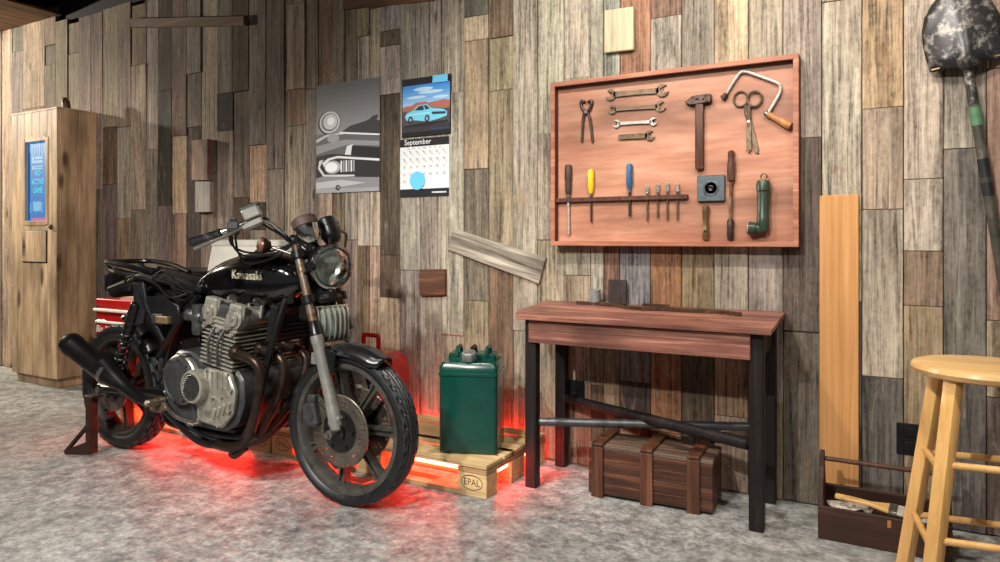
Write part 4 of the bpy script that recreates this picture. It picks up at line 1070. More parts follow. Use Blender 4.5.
def disc(c, y, ro, ri, parent, th=.006):
    g = G(); vs, fs = [], []; nr, na = 9, 108; rr = [ri + (ro - ri) * i / nr for i in range(nr + 1)]
    for i in range(nr + 1):
        for k in range(na):
            a = 2 * PI * k / na; vs.append(V((c.x + rr[i] * math.cos(a), y, c.z + rr[i] * math.sin(a))))
    for i in range(nr):
        for k in range(na):
            if k % 9 in (2, 5) and (i + (k // 9)) % 2 == 0 and 1 < i < nr - 1 and (i in (3, 4, 6, 7)): continue
            k2 = (k + 1) % na; fs.append((i * na + k, i * na + k2, (i + 1) * na + k2, (i + 1) * na + k))
    g.add(vs, fs); o = g.build('brake_disc', 'disc', parent, smooth=30); m = o.modifiers.new('thick', 'SOLIDIFY'); m.thickness = th; m.offset = 0
    g = G(); g.lathe([(ri + .004, 0), (ri + .004, .008), (ri - .03, .014), (.04, .016), (.04, .03), (.0, .03)], (c.x, y + .004, c.z), (0, -1, 0), 36)
    for k in range(6):
        a = k * PI / 3; p = V((c.x + (ri - .012) * math.cos(a), y - .006, c.z + (ri - .012) * math.sin(a))); g.cyl(p, p - Y3 * .008, .008, seg=6)
    g.build('disc_carrier', 'black', parent)
for s in (-1, 1): disc(FW, FW.y + s * .072, .152, .085, fw)
g = G(); g.rod(FW - Y3 * .135, FW + Y3 * .135, .011); g.lathe([(.0, .0), (.019, 0), (.019, .018), (.012, .02), (.012, .03), (0, .03)], FW - Y3 * .125, (0, -1, 0), 6); g.build('axle', 'steel', fw)
g = G(); g.rod(RW - Y3 * .15, RW + Y3 * .15, .012); g.lathe([(.0, 0), (.02, 0), (.02, .018), (0, .018)], RW - Y3 * .14, (0, -1, 0), 6); g.build('axle', 'steel', rw)
disc(RW, RW.y - .075, .125, .07, rw)

# ---- fork
FT = V((1.372, 0, 1.072)); FB = V((1.60, 0, .335)); fd = (FB - FT).normalized()
fp = lambda s, y: FT + fd * s + Y3 * y
LF = (FB - FT).length
for s in (-1, 1):
    y = s * .098
    g = G(); g.tube([fp(.0, y), fp(.2, y), fp(.42, y)], .0185, 16, 3); leg = g.build('fork_tube', 'rusty', bike)
    g = G(); a = fp(.375, y)
    g.lathe([(.019, 0), (.027, .004), (.0275, .03), (.0255, .04), (.0255, .28), (.028, .31), (.030, .36), (.027, .40), (.015, LF - .375 + .012)], a, fd, 20)
    e = fp(LF - .03, y); g.box(e, (.05, .036, .06), .008, rot=(0, R(16), 0)); g.cyl(e - Y3 * .02, e + Y3 * .02, .025)
    g.box(fp(.48, y) - X3 * .03, (.05, .02, .05), .005)
    g.build('fork_slider', 'slider', leg)
    g = G(); g.lathe([(.0195, 0), (.0235, .004), (.0235, .05), (.026, .054), (.026, .062), (.0195, .066)], fp(.315, y), fd, 18); g.build('dust_seal', 'black', leg)
    g = G(); g.lathe([(0, -.012), (.012, -.012), (.016, -.006), (.021, -.004), (.021, .022), (.024, .024), (.024, .05), (.019, .052)], fp(-.012, y), fd, 18); g.build('fork_cap', 'darktool', leg)
g = G()
for s0 in (.02, .22):
    for s in (-1, 1): g.cyl(fp(s0 - .016, s * .098), fp(s0 + .018, s * .098), .03); 
    g.beam(fp(s0, -.1) - X3 * .0, fp(s0, .1), .05, .03, .006); g.beam(fp(s0, -.06) - X3 * .04, fp(s0, .06) - X3 * .04, .06, .026, .006)
g.rod(fp(-.0, 0) - X3 * .045, fp(.25, 0) - X3 * .045, .028)
g.build('triple_clamp', 'black', bike)
for s in (-1, 1):                                   # calipers on the sliders
    c = FW + V((-.14, s * .085, .055)); g = G(); g.box(c, (.07, .055, .10), .012, rot=(0, R(-14), 0)); g.cyl(c - Y3 * .03, c + Y3 * .03, .026); g.box(c + V((.0, -s * .0, .06)), (.04, .03, .05), .006)
    g.build('brake_caliper', 'alloyd', bike)
# ---- front mudguard
def guard():
    g = G(); R0 = .345; secs = []
    n_ = 30
    for i in range(n_ + 1):
        a = R(57) + R(74) * i / n_
        e = min(1, min(i, n_ - i) / 3); hw = (.05 + .022 * e)
        dr = .0 if i > 4 else -.0
        p = []
        for j in range(13):
            u = -1 + 2 * j / 12; rr = R0 + .012 - .045 * abs(u) ** 3.2 + (.008 if i < 2 else 0)
            p.append(FW + V((math.cos(a) * rr, u * hw, math.sin(a) * rr)))
        secs.append(p)
    vs = [q for p in secs for q in p]; fs = [(i * 13 + j, i * 13 + j + 1, (i + 1) * 13 + j + 1, (i + 1) * 13 + j) for i in range(n_) for j in range(12)]
    g.add(vs, fs); o = g.build('front_mudguard', 'glossg', bike, smooth=50); m = o.modifiers.new('thick', 'SOLIDIFY'); m.thickness = .003
    for s in (-1, 1):
        for a in (R(95), R(118)):
            g = G(); g.tube([FW + V((math.cos(a) * .335, s * .07, math.sin(a) * .335)), fp(.48, s * .085)], .007, 8, 2); g.build('mudguard_stay', 'black', o)
        g = G(); g.prism([(0, 0), (.07, 0), (.09, .09), (.01, .11)], FW + V((-.1, s * .078 - (.004), .235)), X3, Z3, .006, .001); g.build('mudguard_flange', 'glossg', o)
guard()
# ---- headlamp, caged lamp, clocks
hc = V((1.474, 0, .998)); hd = V((.94, -.30, -.10)).normalized()
g = G(); g.lathe([(.0, -.15), (.03, -.148), (.062, -.125), (.084, -.08), (.093, -.02), (.094, .0), (.0905, .0), (.09, -.02), (.08, -.08), (.06, -.12), (.0, -.145)], hc, hd, 36); hl = g.build('headlamp', 'black', bike)
g = G(); g.lathe([(.088, -.012), (.099, -.008), (.102, .006), (.098, .018), (.088, .02), (.086, .008), (.088, -.012)], hc, hd, 40); g.build('lamp_rim', 'chrome', hl)
g = G(); g.lathe([(.087, .006), (.087, .009), (.08, .02), (.06, .031), (.03, .037), (0, .039), (0, .036), (.03, .034), (.06, .028), (.08, .017), (.085, .006), (.087, .006)], hc, hd, 40); g.build('lens', 'glass', hl)
g = G(); g.lathe([(.086, .004), (.075, -.022), (.055, -.045), (.03, -.06), (.0, -.066), (.0, -.07), (.032, -.064), (.058, -.048), (.079, -.023), (.088, .003), (.086, .004)], hc, hd, 40); g.build('reflector', 'reflector', hl)
g = G(); g.lathe([(0, -.066), (.012, -.064), (.012, -.03), (.008, -.018), (0, -.016)], hc, hd, 14); g.build('bulb', 'chrome', hl)
for s in (-1, 1):
    g = G(); p = hc - hd * .02 + V((0, s * .094, 0)); g.cyl(p, p + Y3 * s * .022, .018); g.beam(p + Y3 * s * .012, fp(.12, s * .098), .02, .008, .002); g.build('lamp_bracket', 'black', hl)
g = G(); g.rod(hc + Z3 * .1 - hd * .01, hc + Z3 * .125 - hd * .01, .008); g.build('top_stud', 'black', hl)
cc = V((1.475, -.0, .752)); cdr = V((.93, -.36, 0)).normalized()
g = G(); sd_ = Z3.cross(cdr).normalized()
def rrsec(dist, hw, hh, r=.03):
    p = []
    for cx, cy, a0 in ((hw - r, hh - r, 0), (-hw + r, hh - r, 90), (-hw + r, -hh + r, 180), (hw - r, -hh + r, 270)):
        for k in range(5): a = R(a0 + k * 22.5); p.append(cc + cdr * dist + sd_ * (cx + r * math.cos(a)) + Z3 * (cy + r * math.sin(a)))
    return p
g.loft([rrsec(-.06, .05, .05), rrsec(-.03, .075, .068), rrsec(.0, .08, .074)]); cl = g.build('caged_lamp', 'alloyd', bike)
g = G(); g.loft([rrsec(.0, .076, .07), rrsec(.02, .07, .064), rrsec(.034, .05, .05, .025)]); g.build('glass', 'caged', cl)
g = G()
for k in range(7):
    x = -.069 + .023 * k; b = .046 * math.sqrt(max(.12, 1 - (x / .085) ** 2))
    g.tube([cc + sd_ * x + Z3 * .076 - cdr * .01, cc + sd_ * x + Z3 * .06 + cdr * (b * .75), cc + sd_ * x + cdr * b, cc + sd_ * x - Z3 * .06 + cdr * (b * .75), cc + sd_ * x - Z3 * .076 - cdr * .01], .0042, 6, 4)
for z in (-.074, .074): g.tube([cc + sd_ * -.08 + Z3 * z, cc + sd_ * -.06 + Z3 * z + cdr * .01, cc + sd_ * .06 + Z3 * z + cdr * .01, cc + sd_ * .08 + Z3 * z], .005, 6, 4)
g.build('cage', 'alloy', cl)
g = G(); g.box(cc + Z3 * .105 - X3 * .05, (.12, .14, .03), .008); g.box(cc + Z3 * .125 - X3 * .03, (.10, .05, .05), .01); g.rod(cc + Z3 * .07 - cdr * .03, cc + Z3 * .12 - X3 * .04, .012); g.box(cc + V((-.075, 0, .05)), (.05, .2, .07), .012); g.build('lamp_mount', 'black', cl)
for nm, y, x, mat, tip, r_ in (('speedometer', -.062, 1.396, 'chrome', 'brownrub', .056), ('tachometer', .07, 1.40, 'black', 'black', .042)):
    ax = V((-.42, -.05, .9)).normalized(); c = V((x, y, 1.155))
    g = G(); g.lathe([(0, -.062), (.022, -.062), (.036, -.05), (.047, -.02), (r_ - .003, .02), (r_ - .003, .03)], c, ax, 28); q = g.build(nm, mat, bike)
    g = G(); g.lathe([(r_ - .004, .014), (r_, .018), (r_ + .001, .05), (r_ - .006, .058), (r_ - .012, .056), (r_ - .012, .05), (0, .05)], c, ax, 28); g.build('rubber_collar', tip, q)
    g = G(); g.cyl(c + ax * .0505, c + ax * .0535, r_ - .013, seg=28); g.build('dial', 'plastic', q)
    g = G(); g.beam(c - ax * .05, fp(.03, y * .8), .03, .01, .002); g.build('bracket', 'black', q)
# ---- handlebar
def bars():
    g = G(); pts = []
    side = lambda s: [V((1.31, s * .04, 1.112)), V((1.31, s * .085, 1.115)), V((1.308, s * .135, 1.155)), V((1.298, s * .20, 1.196)), V((1.255, s * .26, 1.185)), V((1.19, s * .325, 1.148)), V((1.123, s * .3765, 1.120)), V((1.09, s * .40, 1.106))]
    pts = side(-1)[::-1] + side(1)
    g.tube(pts, .0125, 14, 5); hb = g.build('handlebar', 'chrome', bike)
    g = G()
    for s in (-1, 1): g.box((1.31, s * .05, 1.112), (.05, .036, .05), .01); g.rod((1.325, s * .05, 1.1), fp(.01, s * .04), .014)
    g.build('bar_clamp', 'black', hb)
    for s in (-1, 1):
        S_ = side(s)
        g = G(); a, b = S_[5].lerp(S_[6], .1), S_[7] + (S_[7] - S_[6]).normalized() * .012; d = b - a; L = d.length
        g.lathe([(.014, 0), (.0185, .004), (.0165, .02), (.0165, L - .03), (.019, L - .016), (.0165, L - .002), (.01, L)], a, d, 16, lambda k, j, t, h: .0012 if k % 2 else 0); g.build('grip', 'glossg', hb)  # grey patches stand in for the silver sheen on the grip
        g = G(); c = S_[4].lerp(S_[5], .62); g.box(c, (.06, .05, .05), .01, rot=(0, R(-28), s * R(40))); g.cyl(c - Z3 * .03, c + Z3 * .034, .016); g.box(c + V((.0, 0, .03)), (.05, .03, .02), .006, rot=(0, R(-28), s * R(40))); g.build('switch_housing', 'alloyd', hb)
        g = G(); p = S_[4].lerp(S_[5], .5) + V((.035, 0, -.006))
        g.tube([p, p + V((.0, s * .05, -.02)), p + V((-.06, s * .11, -.06)), p + V((-.10, s * .15, -.085))], [.008, .007, .006, .008], 8, 4); g.build('lever', 'steel', hb)
    # master cylinder on the near bar
    mc = G(); c = V((1.262, -.245, 1.226)); ro = (R(0), R(-24), R(40))
    mc.box(c, (.072, .06, .046), .006, rot=ro); mc.box(c - V((-.0, 0, .045)), (.10, .04, .035), .008, rot=ro); m_ = mc.build('master_cylinder', 'slider', hb)
    g = G(); g.box(c + V((-.011, .004, .028)), (.08, .066, .012), .003, rot=ro); g.build('reservoir_lid', 'alloyd', m_)
    # cables looping below the bar
    for off in (0, .012, .03):
        g = G(); g.tube([(1.215, -.32 + off, 1.14), (1.21, -.30 + off, 1.09 - off), (1.24, -.24, 1.06 - off * 1.5), (1.30, -.15, 1.07 - off), (1.345, -.07, 1.10), (1.35, -.03, 1.02)], .0048, 6, 5); g.build('cable', 'black', hb)
    g = G(); g.tube([(1.262, -.235, 1.20), (1.29, -.19, 1.17), (1.325, -.12, 1.12), (1.35, -.08, 1.06), (1.44, -.05, .86)], .0055, 6, 5); g.build('brake_hose', 'black', hb)
    # indicator below the bar
    c = V((1.262, -.185, 1.09)); ax = V((-.35, -.9, .1)).normalized()
    g = G(); g.lathe([(0, -.03), (.022, -.028), (.034, -.005), (.035, .01)], c, ax, 20); t_ = g.build('indicator', 'pipe', hb)
    g = G(); g.lathe([(.033, .01), (.028, .018), (0, .021)], c, ax, 20); g.build('lens', plain('amber_dirty', S(104, 62, 44), .3, 0, .3, 30), t_)
    g = G(); g.rod(c - ax * .02, fp(.03, -.1), .007); g.build('stalk', 'steel', t_)
bars()
# ---- tank
def tank():
    st = [  # x, z top, z bottom, half width, z of the widest line
        (.675, .895, .848, .05, .872), (.72, .955, .83, .085, .885), (.82, 1.006, .815, .115, .905), (.95, 1.045, .806, .138, .925), (1.08, 1.062, .80, .150, .94), (1.19, 1.060, .804, .152, .945),
        (1.27, 1.042, .826, .140, .94), (1.335, 1.012, .866, .112, .935), (1.375, .975, .895, .07, .93), (1.387, .95, .915, .03, .93)]
    secs = []
    for x, zt, zb, hw, zw in st:
        p = []
        for k in range(28):
            a = 2 * PI * k / 28; ca, sa = math.cos(a), math.sin(a)
            e = .72
            y = hw * math.copysign(abs(ca) ** e, ca); z = zw + (zt - zw if sa > 0 else zw - zb) * math.copysign(abs(sa) ** .8, sa)
            p.append(V((x, y, z)))
        secs.append(p)
    g = G(); g.loft(secs); o = g.build('fuel_tank', 'gloss', bike, smooth=70); m = o.modifiers.new('sub', 'SUBSURF'); m.levels = m.render_levels = 2
    g = G(); g.lathe([(0, .0), (.04, 0), (.04, .012), (.034, .018), (0, .02)], (1.06, 0, 1.05), Z3, 28); g.build('filler_cap', 'chrome', o)
    g = G(); g.use('badge'); u = (B(262, 276.5, -.152) - B(231.5, 274.5, -.152)); c = B(246.5, 275.5, -.156)
    W_ = u.length; g.text('Kawasaki', c, u, Z3, .056, .0, xs=.9); 
    b = g.build('tank_badge', None, o, smooth=0, fix=False); m = b.modifiers.new('thick', 'SOLIDIFY'); m.thickness = .006; m.offset = 0
    g = G(); g.tube([B(198, 291, -.1), B(199, 283, -.1), B(206, 276, -.1), B(217, 268, -.1)], .004, 6, 4); g.build('edge_trim', 'alloyd', o)
tank()
# ---- frame
def framebuild():
    g = G()
    for s in (-1, 1):
        g.tube([V((1.31, s * .03, .96)), V((1.29, s * .07, .88)), V((1.25, s * .11, .70)), V((1.17, s * .13, .42)), V((1.10, s * .13, .26)), V((1.02, s * .13, .225)), V((.62, s * .13, .225)), V((.53, s * .13, .27)), V((.50, s * .12, .40)), V((.55, s * .11, .62)), V((.70, s * .09, .86)), V((.95, s * .05, .93))], .0165, 12, 5)
        g.tube([V((.78, s * .11, .875)), V((.55, s * .125, .905)), V((.30, s * .125, .935)), V((.12, s * .12, .955))], .014, 10, 5)
        g.tube([V((.76, s * .12, .85)), V((.62, s * .135, .70)), V((.50, s * .14, .55))], .0165, 10, 5)
        g.tube([V((.52, s * .13, .62)), V((.40, s * .14, .79)), V((.30, s * .13, .93))], .014, 10, 5)
        g.tube([V((1.28, s * .06, .80)), V((1.0, s * .06, .86)), V((.76, s * .08, .88))], .014, 10, 5)
    g.rod((1.33, 0, 1.02), (1.36, 0, .86), .036)
    g.tube([(1.33, 0, .98), (1.0, 0, .95), (.72, 0, .89)], .02, 10, 4)
    for x, z in ((.52, .38), (.70, .86), (.30, .93), (.62, .225), (1.02, .225)): g.rod((x, -.12, z), (x, .12, z), .014)
    for s in (-1, 1): g.prism([(0, 0), (.1, .02), (.09, .1), (-.02, .09)], (1.24, s * .075 - .004, .82), X3, Z3, .008, .001)
    g.build('frame', 'black', bike)
    g = G()
    for s in (-1, 1):
        g.tube([V((.54, s * .13, .37)), V((.30, s * .13, .355)), V((.0, s * .115, .335))], [.024, .022, .02], 12, 4); g.box((.0, s * .115, .333), (.09, .02, .05), .006)
    g.rod((.53, -.15, .37), (.53, .15, .37), .028); g.rod((.42, -.13, .365), (.42, .13, .365), .02)
    g.build('swingarm', 'black', bike)
    for s in (-1, 1):
        a, b = V((.34, s * .155, .80)), V((.15, s * .15, .37)); d = (b - a).normalized(); L = (b - a).length
        g = G(); g.rod(a, b, .012); g.lathe([(.024, .03), (.027, .035), (.027, .17), (.024, .17), (.022, .05)], a, d, 18); g.lathe([(.02, 0), (.026, .01), (.026, .05), (.02, .06)], a, d, 16); g.lathe([(.018, L - .09), (.022, L - .085), (.022, L - .01), (.012, L)], a, d, 16); sh = g.build('shock_absorber', 'black', bike)
        g = G(); n_ = 60; f0 = V((d.z, 0, -d.x)); pts = [a + d * (.05 + (L - .13) * i / n_) + f0 * (.025 * math.cos(i * 1.05)) + Y3 * (.025 * math.sin(i * 1.05)) for i in range(n_ + 1)]
        g.tube(pts, .0055, 6, 2); g.build('coil_spring', 'rubber', sh)
framebuild()
# ---- engine
def engine():
    g = G()
    case = [(.62, .36), (.66, .285), (.80, .262), (1.02, .262), (1.10, .30), (1.145, .40), (1.14, .50), (1.10, .545), (.88, .565), (.80, .60), (.70, .60), (.62, .53)]
    g.prism(case, (0, .19, 0), X3, Z3, .38, .012)
    e = g.build('engine', 'alloyd', bike)
    # silver crankcase flank with ribs
    fl = [(.88, .30), (1.04, .285), (1.11, .36), (1.125, .45), (1.09, .535), (.93, .545), (.86, .47)]
    g = G(); g.prism(fl, (0, .22, 0), X3, Z3, .03, .008); g.build('crankcase_flank', 'alloy', e)
    g = G(); g.prism(fl, (0, -.19, 0), X3, Z3, .03, .008)
    for i in range(5): g.box((.95 + i * .034, -.222, .50), (.008, .012, .07), .002)
    for i in range(4): g.box((1.0 + i * .03, -.222, .35 + i * .012), (.018, .016, .05), .004, rot=(0, R(18), 0))
    for x, z in ((.90, .31), (1.03, .30), (1.10, .37), (1.11, .46), (1.08, .52), (.95, .535), (.99, .42), (1.05, .43)): g.cyl((x, -.218, z), (x, -.232, z), .008, seg=6)
    g.build('crankcase_flank', 'alloy', e)
    # clutch cover (dark, round) and ribbed round cover in front of it
    c = V((.765, -.19, .475)); g = G(); g.lathe([(.108, 0), (.108, .035), (.102, .045), (.09, .05), (.084, .046), (0, .05)], c, (0, -1, 0), 44)
    for k in range(10): a = k * PI / 5 + .2; p = c + V((.096 * math.cos(a), -.045, .096 * math.sin(a))); g.cyl(p, p - Y3 * .01, .007, seg=6)
    g.box(c + V((.02, -.02, .105)), (.05, .035, .03), .006); g.build('clutch_cover', 'alloyd', e)
    g = G(); g.lathe([(.110, .006), (.114, .012), (.114, .03), (.108, .036), (.11, .006)], c, (0, -1, 0), 44); g.build('cover_rim', 'alloy', e)
    c = V((.89, -.205, .46)); g = G(); g.lathe([(.074, 0), (.076, .04), (.071, .052), (.062, .056), (.058, .05), (0, .05)], c, (0, -1, 0), 40); ic = g.build('ignition_cover', 'alloy', e)
    g = G()
    for k in range(-5, 6):
        z = k * .0105; w_ = math.sqrt(max(0, .058 ** 2 - z * z)); 
        if w_ > .01: g.box(c + V((0, -.054, z)), (2 * w_ - .004, .01, .0045), .001, rot=(0, R(-12), 0))
    g.build('cover_ribs', 'alloyd', ic)
    # cylinder block: stack of fins, leaning forward a little
    tilt = R(9); org = V((.99, 0, .545)); up = V((math.sin(tilt), 0, math.cos(tilt))); fw_ = V((math.cos(tilt), 0, -math.sin(tilt)))
    M = Mx((fw_, Y3, up)).transposed().to_4x4()
    g = G(); g.box(org + up * .08, (.15, .37, .19), .004, M=M)
    for k in range(9): g.box(org + up * (.012 + k * .0185), (.215, .425, .0062), .002, M=M)
    g.build('cylinder_block', 'alloy', e)
    g = G(); g.box(org + up * .20, (.20, .41, .05), .006, M=M)
    for k in range(3): g.box(org + up * (.185 + k * .02), (.222, .43, .0062), .002, M=M)
    for s in (-1, 1):
        for dx in (-.06, .06): g.cyl(org + up * .21 + fw_ * dx + Y3 * s * .2, org + up * .21 + fw_ * dx + Y3 * s * .222, .022)
        for dx in (-.09, .0, .09): g.cyl(org + up * .175 + fw_ * dx + Y3 * s * .205, org + up * .175 + fw_ * dx + Y3 * s * .225, .009, seg=6)
    g.build('cylinder_head', 'alloy', e)
    for dx in (-.075, .085):
        a = org + up * .245 + fw_ * dx; g = G()
        g.loft([[a + Y3 * y + fw_ * (r_ * .046 * math.cos(t_)) + up * (r_ * .048 * math.sin(t_)) for t_ in [2 * PI * k / 20 for k in range(20)]] for y, r_ in ((-.215, .75), (-.21, 1.), (-.17, 1.), (-.165, .9), (.165, .9), (.17, 1.), (.21, 1.), (.215, .75))])
        for y in (-.19, .19): g.box(a + Y3 * y + up * .035, (.075, .05, .05), .008, M=M)
        g.cyl(a - Y3 * .2, a - Y3 * .224, .034, seg=20); g.cyl(a - Y3 * .22, a - Y3 * .229, .012, seg=6)
        for sx in (-.04, .04):
            for y in (-.195, -.1, .1, .195): g.cyl(a + fw_ * sx + Y3 * y + up * .0, a + fw_ * sx + Y3 * y + up * .055, .008, seg=6)
        g.build('cam_cover', 'alloy', e)
    g = G(); g.box(org + up * .25, (.08, .40, .07), .01, M=M); g.build('head_top', 'alloyd', e)
    for k in range(4):
        y = -.18 + .12 * k; g = G(); p = org + up * .20 - fw_ * .10 + Y3 * y
        g.cyl(p, p - X3 * .06, .022); g.lathe([(.026, 0), (.032, .01), (.032, .05), (.026, .07), (.03, .1)], p - X3 * .05, (-1, 0, .1), 16); g.cyl(p - X3 * .08 - Z3 * .06, p - X3 * .08 + Z3 * .06, .03); g.box(p - X3 * .08 - Z3 * .06, (.05, .045, .04), .008); g.build('carburettor', 'alloyd', e)
    for y, dx in ((-.235, .03), (-.235, -.03)):
        g = G(); g.tube([org + up * .18 + Y3 * y * .9 + fw_ * dx, org + up * .12 + Y3 * y + fw_ * dx, org + up * .02 + Y3 * y * .95 + fw_ * dx], .006, 6, 4); g.build('oil_pipe', 'alloyd', e)
    g = G(); g.box((1.235, .02, .745), (.045, .28, .17), .008, rot=(0, R(12), 0))
    for k in range(8): g.box((1.262, .02, .68 + k * .019), (.012, .26, .005), .001, rot=(0, R(12), 0))
    g.build('added_oil_cooler', 'plastic', e)  # cooler added to cover and darken the front of the cylinders
    g = G(); g.lathe([(.045, 0), (.045, .05), (.035, .06), (0, .06)], (1.14, 0, .36), X3, 24); g.build('oil_filter', 'black', e)
    g = G(); g.prism([(.70, .265), (1.06, .265), (1.0, .215), (.76, .215)], (0, .13, 0), X3, Z3, .26, .01); g.build('sump', 'black', e)
    # exhaust
    for k, (y, xo) in enumerate(((-.205, 0.0), (-.07, .0), (.07, .0), (.205, .0))):
        p = org + up * .10 + fw_ * .10 + Y3 * y; yb = -.15 + .035 * k
        g = G(); g.tube([p, p + fw_ * .05 - Z3 * .004, V((1.235, y * 1.0, .595)), V((1.262, y * .96, .54)), V((1.245, y * .85 - .02, .44)), V((1.19, y * .6 - .05, .33)), V((1.12, yb, .225)), V((1.02, yb, .185)), V((.90, yb * .9, .178))], .0215, 14, 6)
        hp = g.build('exhaust_header', 'pipe', e)
        g = G(); g.lathe([(.022, 0), (.034, .002), (.036, .014), (.03, .02), (.024, .03)], p + fw_ * .004, fw_, 18); g.build('flange', 'pipe', hp)
engine()
def exhaust():
    ys = -.205
    g = G(); g.tube([V((.93, -.10, .18)), V((.80, -.14, .195)), V((.66, -.185, .30)), V((.60, -.195, .338)), V((.47, ys, .345)), V((.35, ys, .385)), V((.25, ys - .005, .44)), V((.17, ys - .005, .49))], [.034, .032, .028, .0235, .025, .03, .042, .048], 18, 6)
    ex = g.build('exhaust_pipe', 'mufflerm', bike)
    a = V((.255, ys - .008, .425)); b = V((-.125, ys - .012, .578)); d = b - a; L = d.length
    g = G(); g.lathe([(.03, -.06), (.04, -.02), (.05, .05), (.053, .1), (.055, L - .06), (.058, L - .055), (.059, L - .012), (.056, L), (.05, L), (.05, L - .05), (0, L - .05)], a, d, 32); m = g.build('muffler', 'mufflerm', ex)
    g = G(); g.box(a + d * .42 + V((.02, .06, .03)), (.09, .06, .012), .004, rot=(0, R(24), 0)); g.box((.12, -.17, .43), (.18, .012, .035), .004, rot=(0, R(18), 0)); g.rod((.30, -.14, .40), (.12, -.15, .425), .012); g.build('muffler_hanger', 'black', ex)
    g = G(); q = a + d * .12; g.lathe([(.05, 0), (.0555, .003), (.0555, .02), (.05, .023)], q, d, 28); g.build('clamp_band', 'steel', ex)
exhaust()
# ---- tail: loop, inner guard, side panel, small parts
def tail():
    g = G()
    g.tube([V((.40, -.10, .945)), V((.25, -.12, .975)), V((.12, -.125, .99)), V((.02, -.11, .995)), V((-.03, 0, .995)), V((.02, .11, .995)), V((.12, .125, .99)), V((.25, .12, .975)), V((.40, .10, .945))], .013, 10, 5)
    g.tube([V((-.01, -.09, .992)), V((.04, -.10, .955)), V((.13, -.12, .945))], .011, 8, 4); g.tube([V((-.01, .09, .992)), V((.04, .10, .955)), V((.13, .12, .945))], .011, 8, 4)
    g.build('grab_loop', 'black', bike)
    g = G(); g.prism([(-.045, .86), (.10, .90), (.30, .95), (.62, .915), (.70, .86), (.64, .80), (.50, .78), (.40, .64), (.34, .70), (.22, .86), (.10, .85), (.0, .80)], (0, .085, 0), X3, Z3, .17, .015); g.build('inner_guard', 'plastic', bike)
    g = G(); n_ = 22                                     # rear mudguard over the tyre
    vs, fs = [], []
    for i in range(n_ + 1):
        a = R(35) + R(45) * i / n_
        for j in range(9):
            u = -1 + j / 4; rr = .372 + .035 * (i / n_) - .03 * abs(u) ** 3; vs.append(RW + V((math.cos(a) * rr, u * .075, math.sin(a) * rr)))
    fs = [(i * 9 + j, i * 9 + j + 1, (i + 1) * 9 + j + 1, (i + 1) * 9 + j) for i in range(n_) for j in range(8)]
    g.add(vs, fs); o = g.build('rear_mudguard', 'black', bike); m = o.modifiers.new('thick', 'SOLIDIFY'); m.thickness = .004
    g = G(); g.box((-.05, 0, .885), (.075, .13, .11), .018, seg=2); tl = g.build('tail_lamp', 'black', bike)
    g = G(); g.box((-.085, 0, .885), (.016, .11, .08), .006); g.build('lens', plain('dark_lens', S(60, 14, 14), .2), tl)
    g = G(); c = B(164, 307, -.15); g.prism([(-.16, .06), (.02, .075), (.13, .03), (.13, -.05), (.06, -.065), (-.08, -.03)], (.52, -.125, .77), X3, Z3, .02, .005); g.build('side_panel', plain('scuffed_panel', S(30, 30, 33), .42, 0, .5, 12, S(70, 70, 74), (.58, .75), .1), bike)
    g = G(); g.prism([(-.06, .06), (.02, .085), (.045, -.02), (.02, -.14), (-.045, -.16)], (.36, -.13, .84), X3, Z3, .02, .005); g.build('tail_bracket', plain('grey_bracket', S(40, 41, 46), .5, .2, .4, 20), bike)
    g = G(); p, q = B(157.5, 323, -.15), B(169.5, 316.5, -.15); g.box((p + q) / 2, (q.x - p.x, .03, (q - p).z), .004); cb = g.build('control_box', 'gold', bike)
    g = G(); g.box((p + q) / 2 + V((-.05, .015, 0)), (.08, .04, .055), .006); g.build('box_holder', 'alloyd', cb)
    g = G(); g.box((.47, 0, .70), (.16, .14, .16), .01); g.box((.60, 0, .79), (.16, .2, .06), .01); g.build('battery_tray', 'plastic', bike)
    rr = random.Random(5)
    for k in range(6):
        y = -.10 + rr.uniform(-.05, .02); g = G(); z = .80 + .02 * k
        g.tube([(.18 + .03 * k, y, .90 + rr.uniform(-.03, .04)), (.34, y - .03, .88 + rr.uniform(-.05, .06)), (.48, y, z + .06), (.62, y - .02, z), (.72, y, .86)], .006 + .003 * (k % 2), 6, 4); g.build('wiring', 'plastic', bike)
    g = G(); g.tube([(.24, -.12, .86), (.30, -.14, .915), (.36, -.14, .935), (.44, -.13, .92)], .012, 8, 4); g.build('grey_hose', plain('grey_hose', S(40, 40, 40), .6), bike)
    for s in (-1, 1):
        g = G(); g.rod((.61, s * .15, .36), (.61, s * .29, .355), .012); g.box((.61, s * .235, .358), (.036, .10, .032), .008); g.build('footpeg', 'rusty' if s < 0 else 'black', bike)
    g = G(); g.prism([(0, 0), (.10, .02), (.13, -.01), (.06, -.035), (.0, -.03)], (.54, -.20, .335), X3, Z3, .02, .004); g.build('peg_plate', 'rusty', bike)
    g = G(); g.tube([(.66, -.21, .33), (.78, -.245, .31), (.90, -.25, .30)], .008, 8, 4); g.box((.91, -.26, .302), (.04, .04, .012), .003); g.build('brake_pedal', 'steel', bike)
    g = G(); g.tube([B(257, 436, -.15), B(246, 442, -.155), B(236, 449, -.158), B(231, 453, -.155), B(235, 456.5, -.15), B(246, 448, -.14)], .013, 8, 4); g.build('stand_tang', 'pipe', bike)
    g = G(); g.lathe([(.10, -.008), (.105, -.008), (.105, .008), (.10, .008), (.03, .008), (.03, -.008), (.10, -.008)], RW + Y3 * .10, Y3, 36, lambda k, j, t, h: .006 if (k % 2 and j in (1, 2)) else 0); g.build('sprocket', 'darktool', bike)
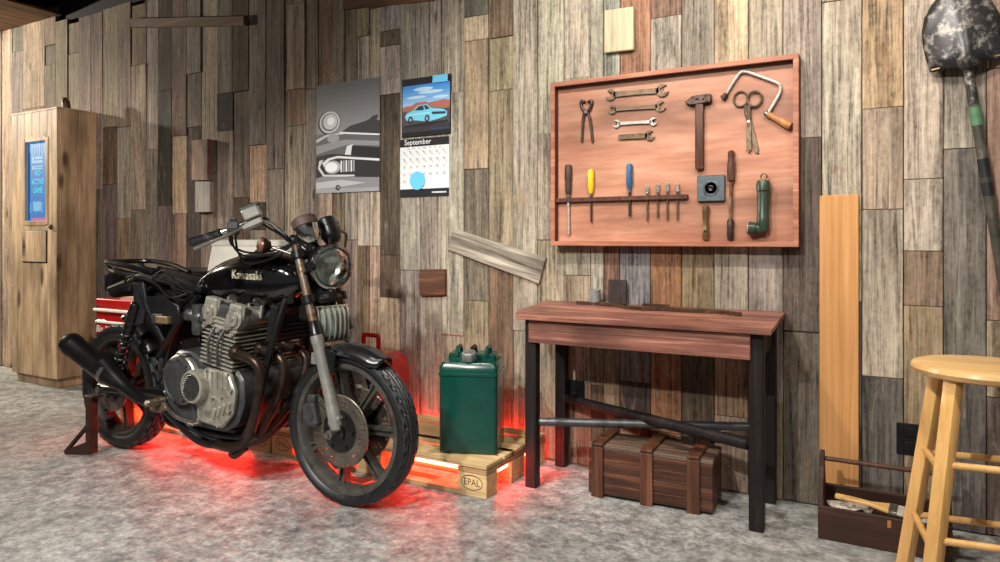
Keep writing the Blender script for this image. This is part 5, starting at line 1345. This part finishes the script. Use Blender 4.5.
    g = G()
    for z0, z1 in ((.435, .42), (.228, .30)): g.beam((.0, .11, z0), (.56, .11, z1), .012, .018, .003)
    g.build('final_chain', 'darktool', bike)
tail()
# ================================================================== LIGHT
def spot(name, loc, aim, power, size=60, blend=.5, col=(1, .93, .84), rad=.06):
    l = bpy.data.lights.new(name, 'SPOT'); l.energy = power; l.spot_size = R(size); l.spot_blend = blend; l.color = col; l.shadow_soft_size = rad
    o = bpy.data.objects.new(name, l); COL.objects.link(o); o.location = loc
    o.rotation_euler = (V(aim) - V(loc)).to_track_quat('-Z', 'Y').to_euler(); return o
spot('track_or_fill_spot', (-1.5, -1.75, 2.95), (-1.0, 0, 1.35), 150, 85, .7)
spot('track_or_fill_spot', (-.25, -1.75, 2.95), (-.4, 0, 1.2), 140, 85, .7)
spot('track_or_fill_spot', (-1.2, -4.3, 2.95), (-.8, -.3, .5), 480, 75, .6, (1, .96, .9))
spot('track_or_fill_spot', (-2.2, -3.6, 2.95), (-2.7, -.9, .5), 500, 60, .7, (1, .96, .9))
spot('track_or_fill_spot', (.9, -2.2, 2.95), (.4, 0, 1.4), 85, 85, .7, (1, .9, .78))
spot('track_or_fill_spot', (-3.5, -2.9, 2.95), (-5.3, -.2, 1.0), 260, 50, .7, (1, .9, .78))  # added fill, not on the track: brightens the cabinet's right side
spot('track_or_fill_spot', (-8.3, -1.15, 2.7), (-5.2, -.1, 1.15), 640, 80, .3, (1, .88, .72))
spot('track_or_fill_spot', (-6.0, -3.2, 2.95), (-5.5, -.3, .6), 330, 64, .7, (1, .88, .74))  # added fill, not on the track: brightens the cabinet front
w = bpy.data.worlds.new('room_light'); sc.world = w; w.use_nodes = True
w.node_tree.nodes['Background'].inputs[0].default_value = (1, .97, .93, 1)
w.node_tree.nodes['Background'].inputs[1].default_value = .14
sc.view_settings.view_transform = 'Standard'; sc.view_settings.look = 'None'
sc.view_settings.gamma = 1; sc.view_settings.use_curve_mapping = False
sc.view_settings.exposure = -0.06
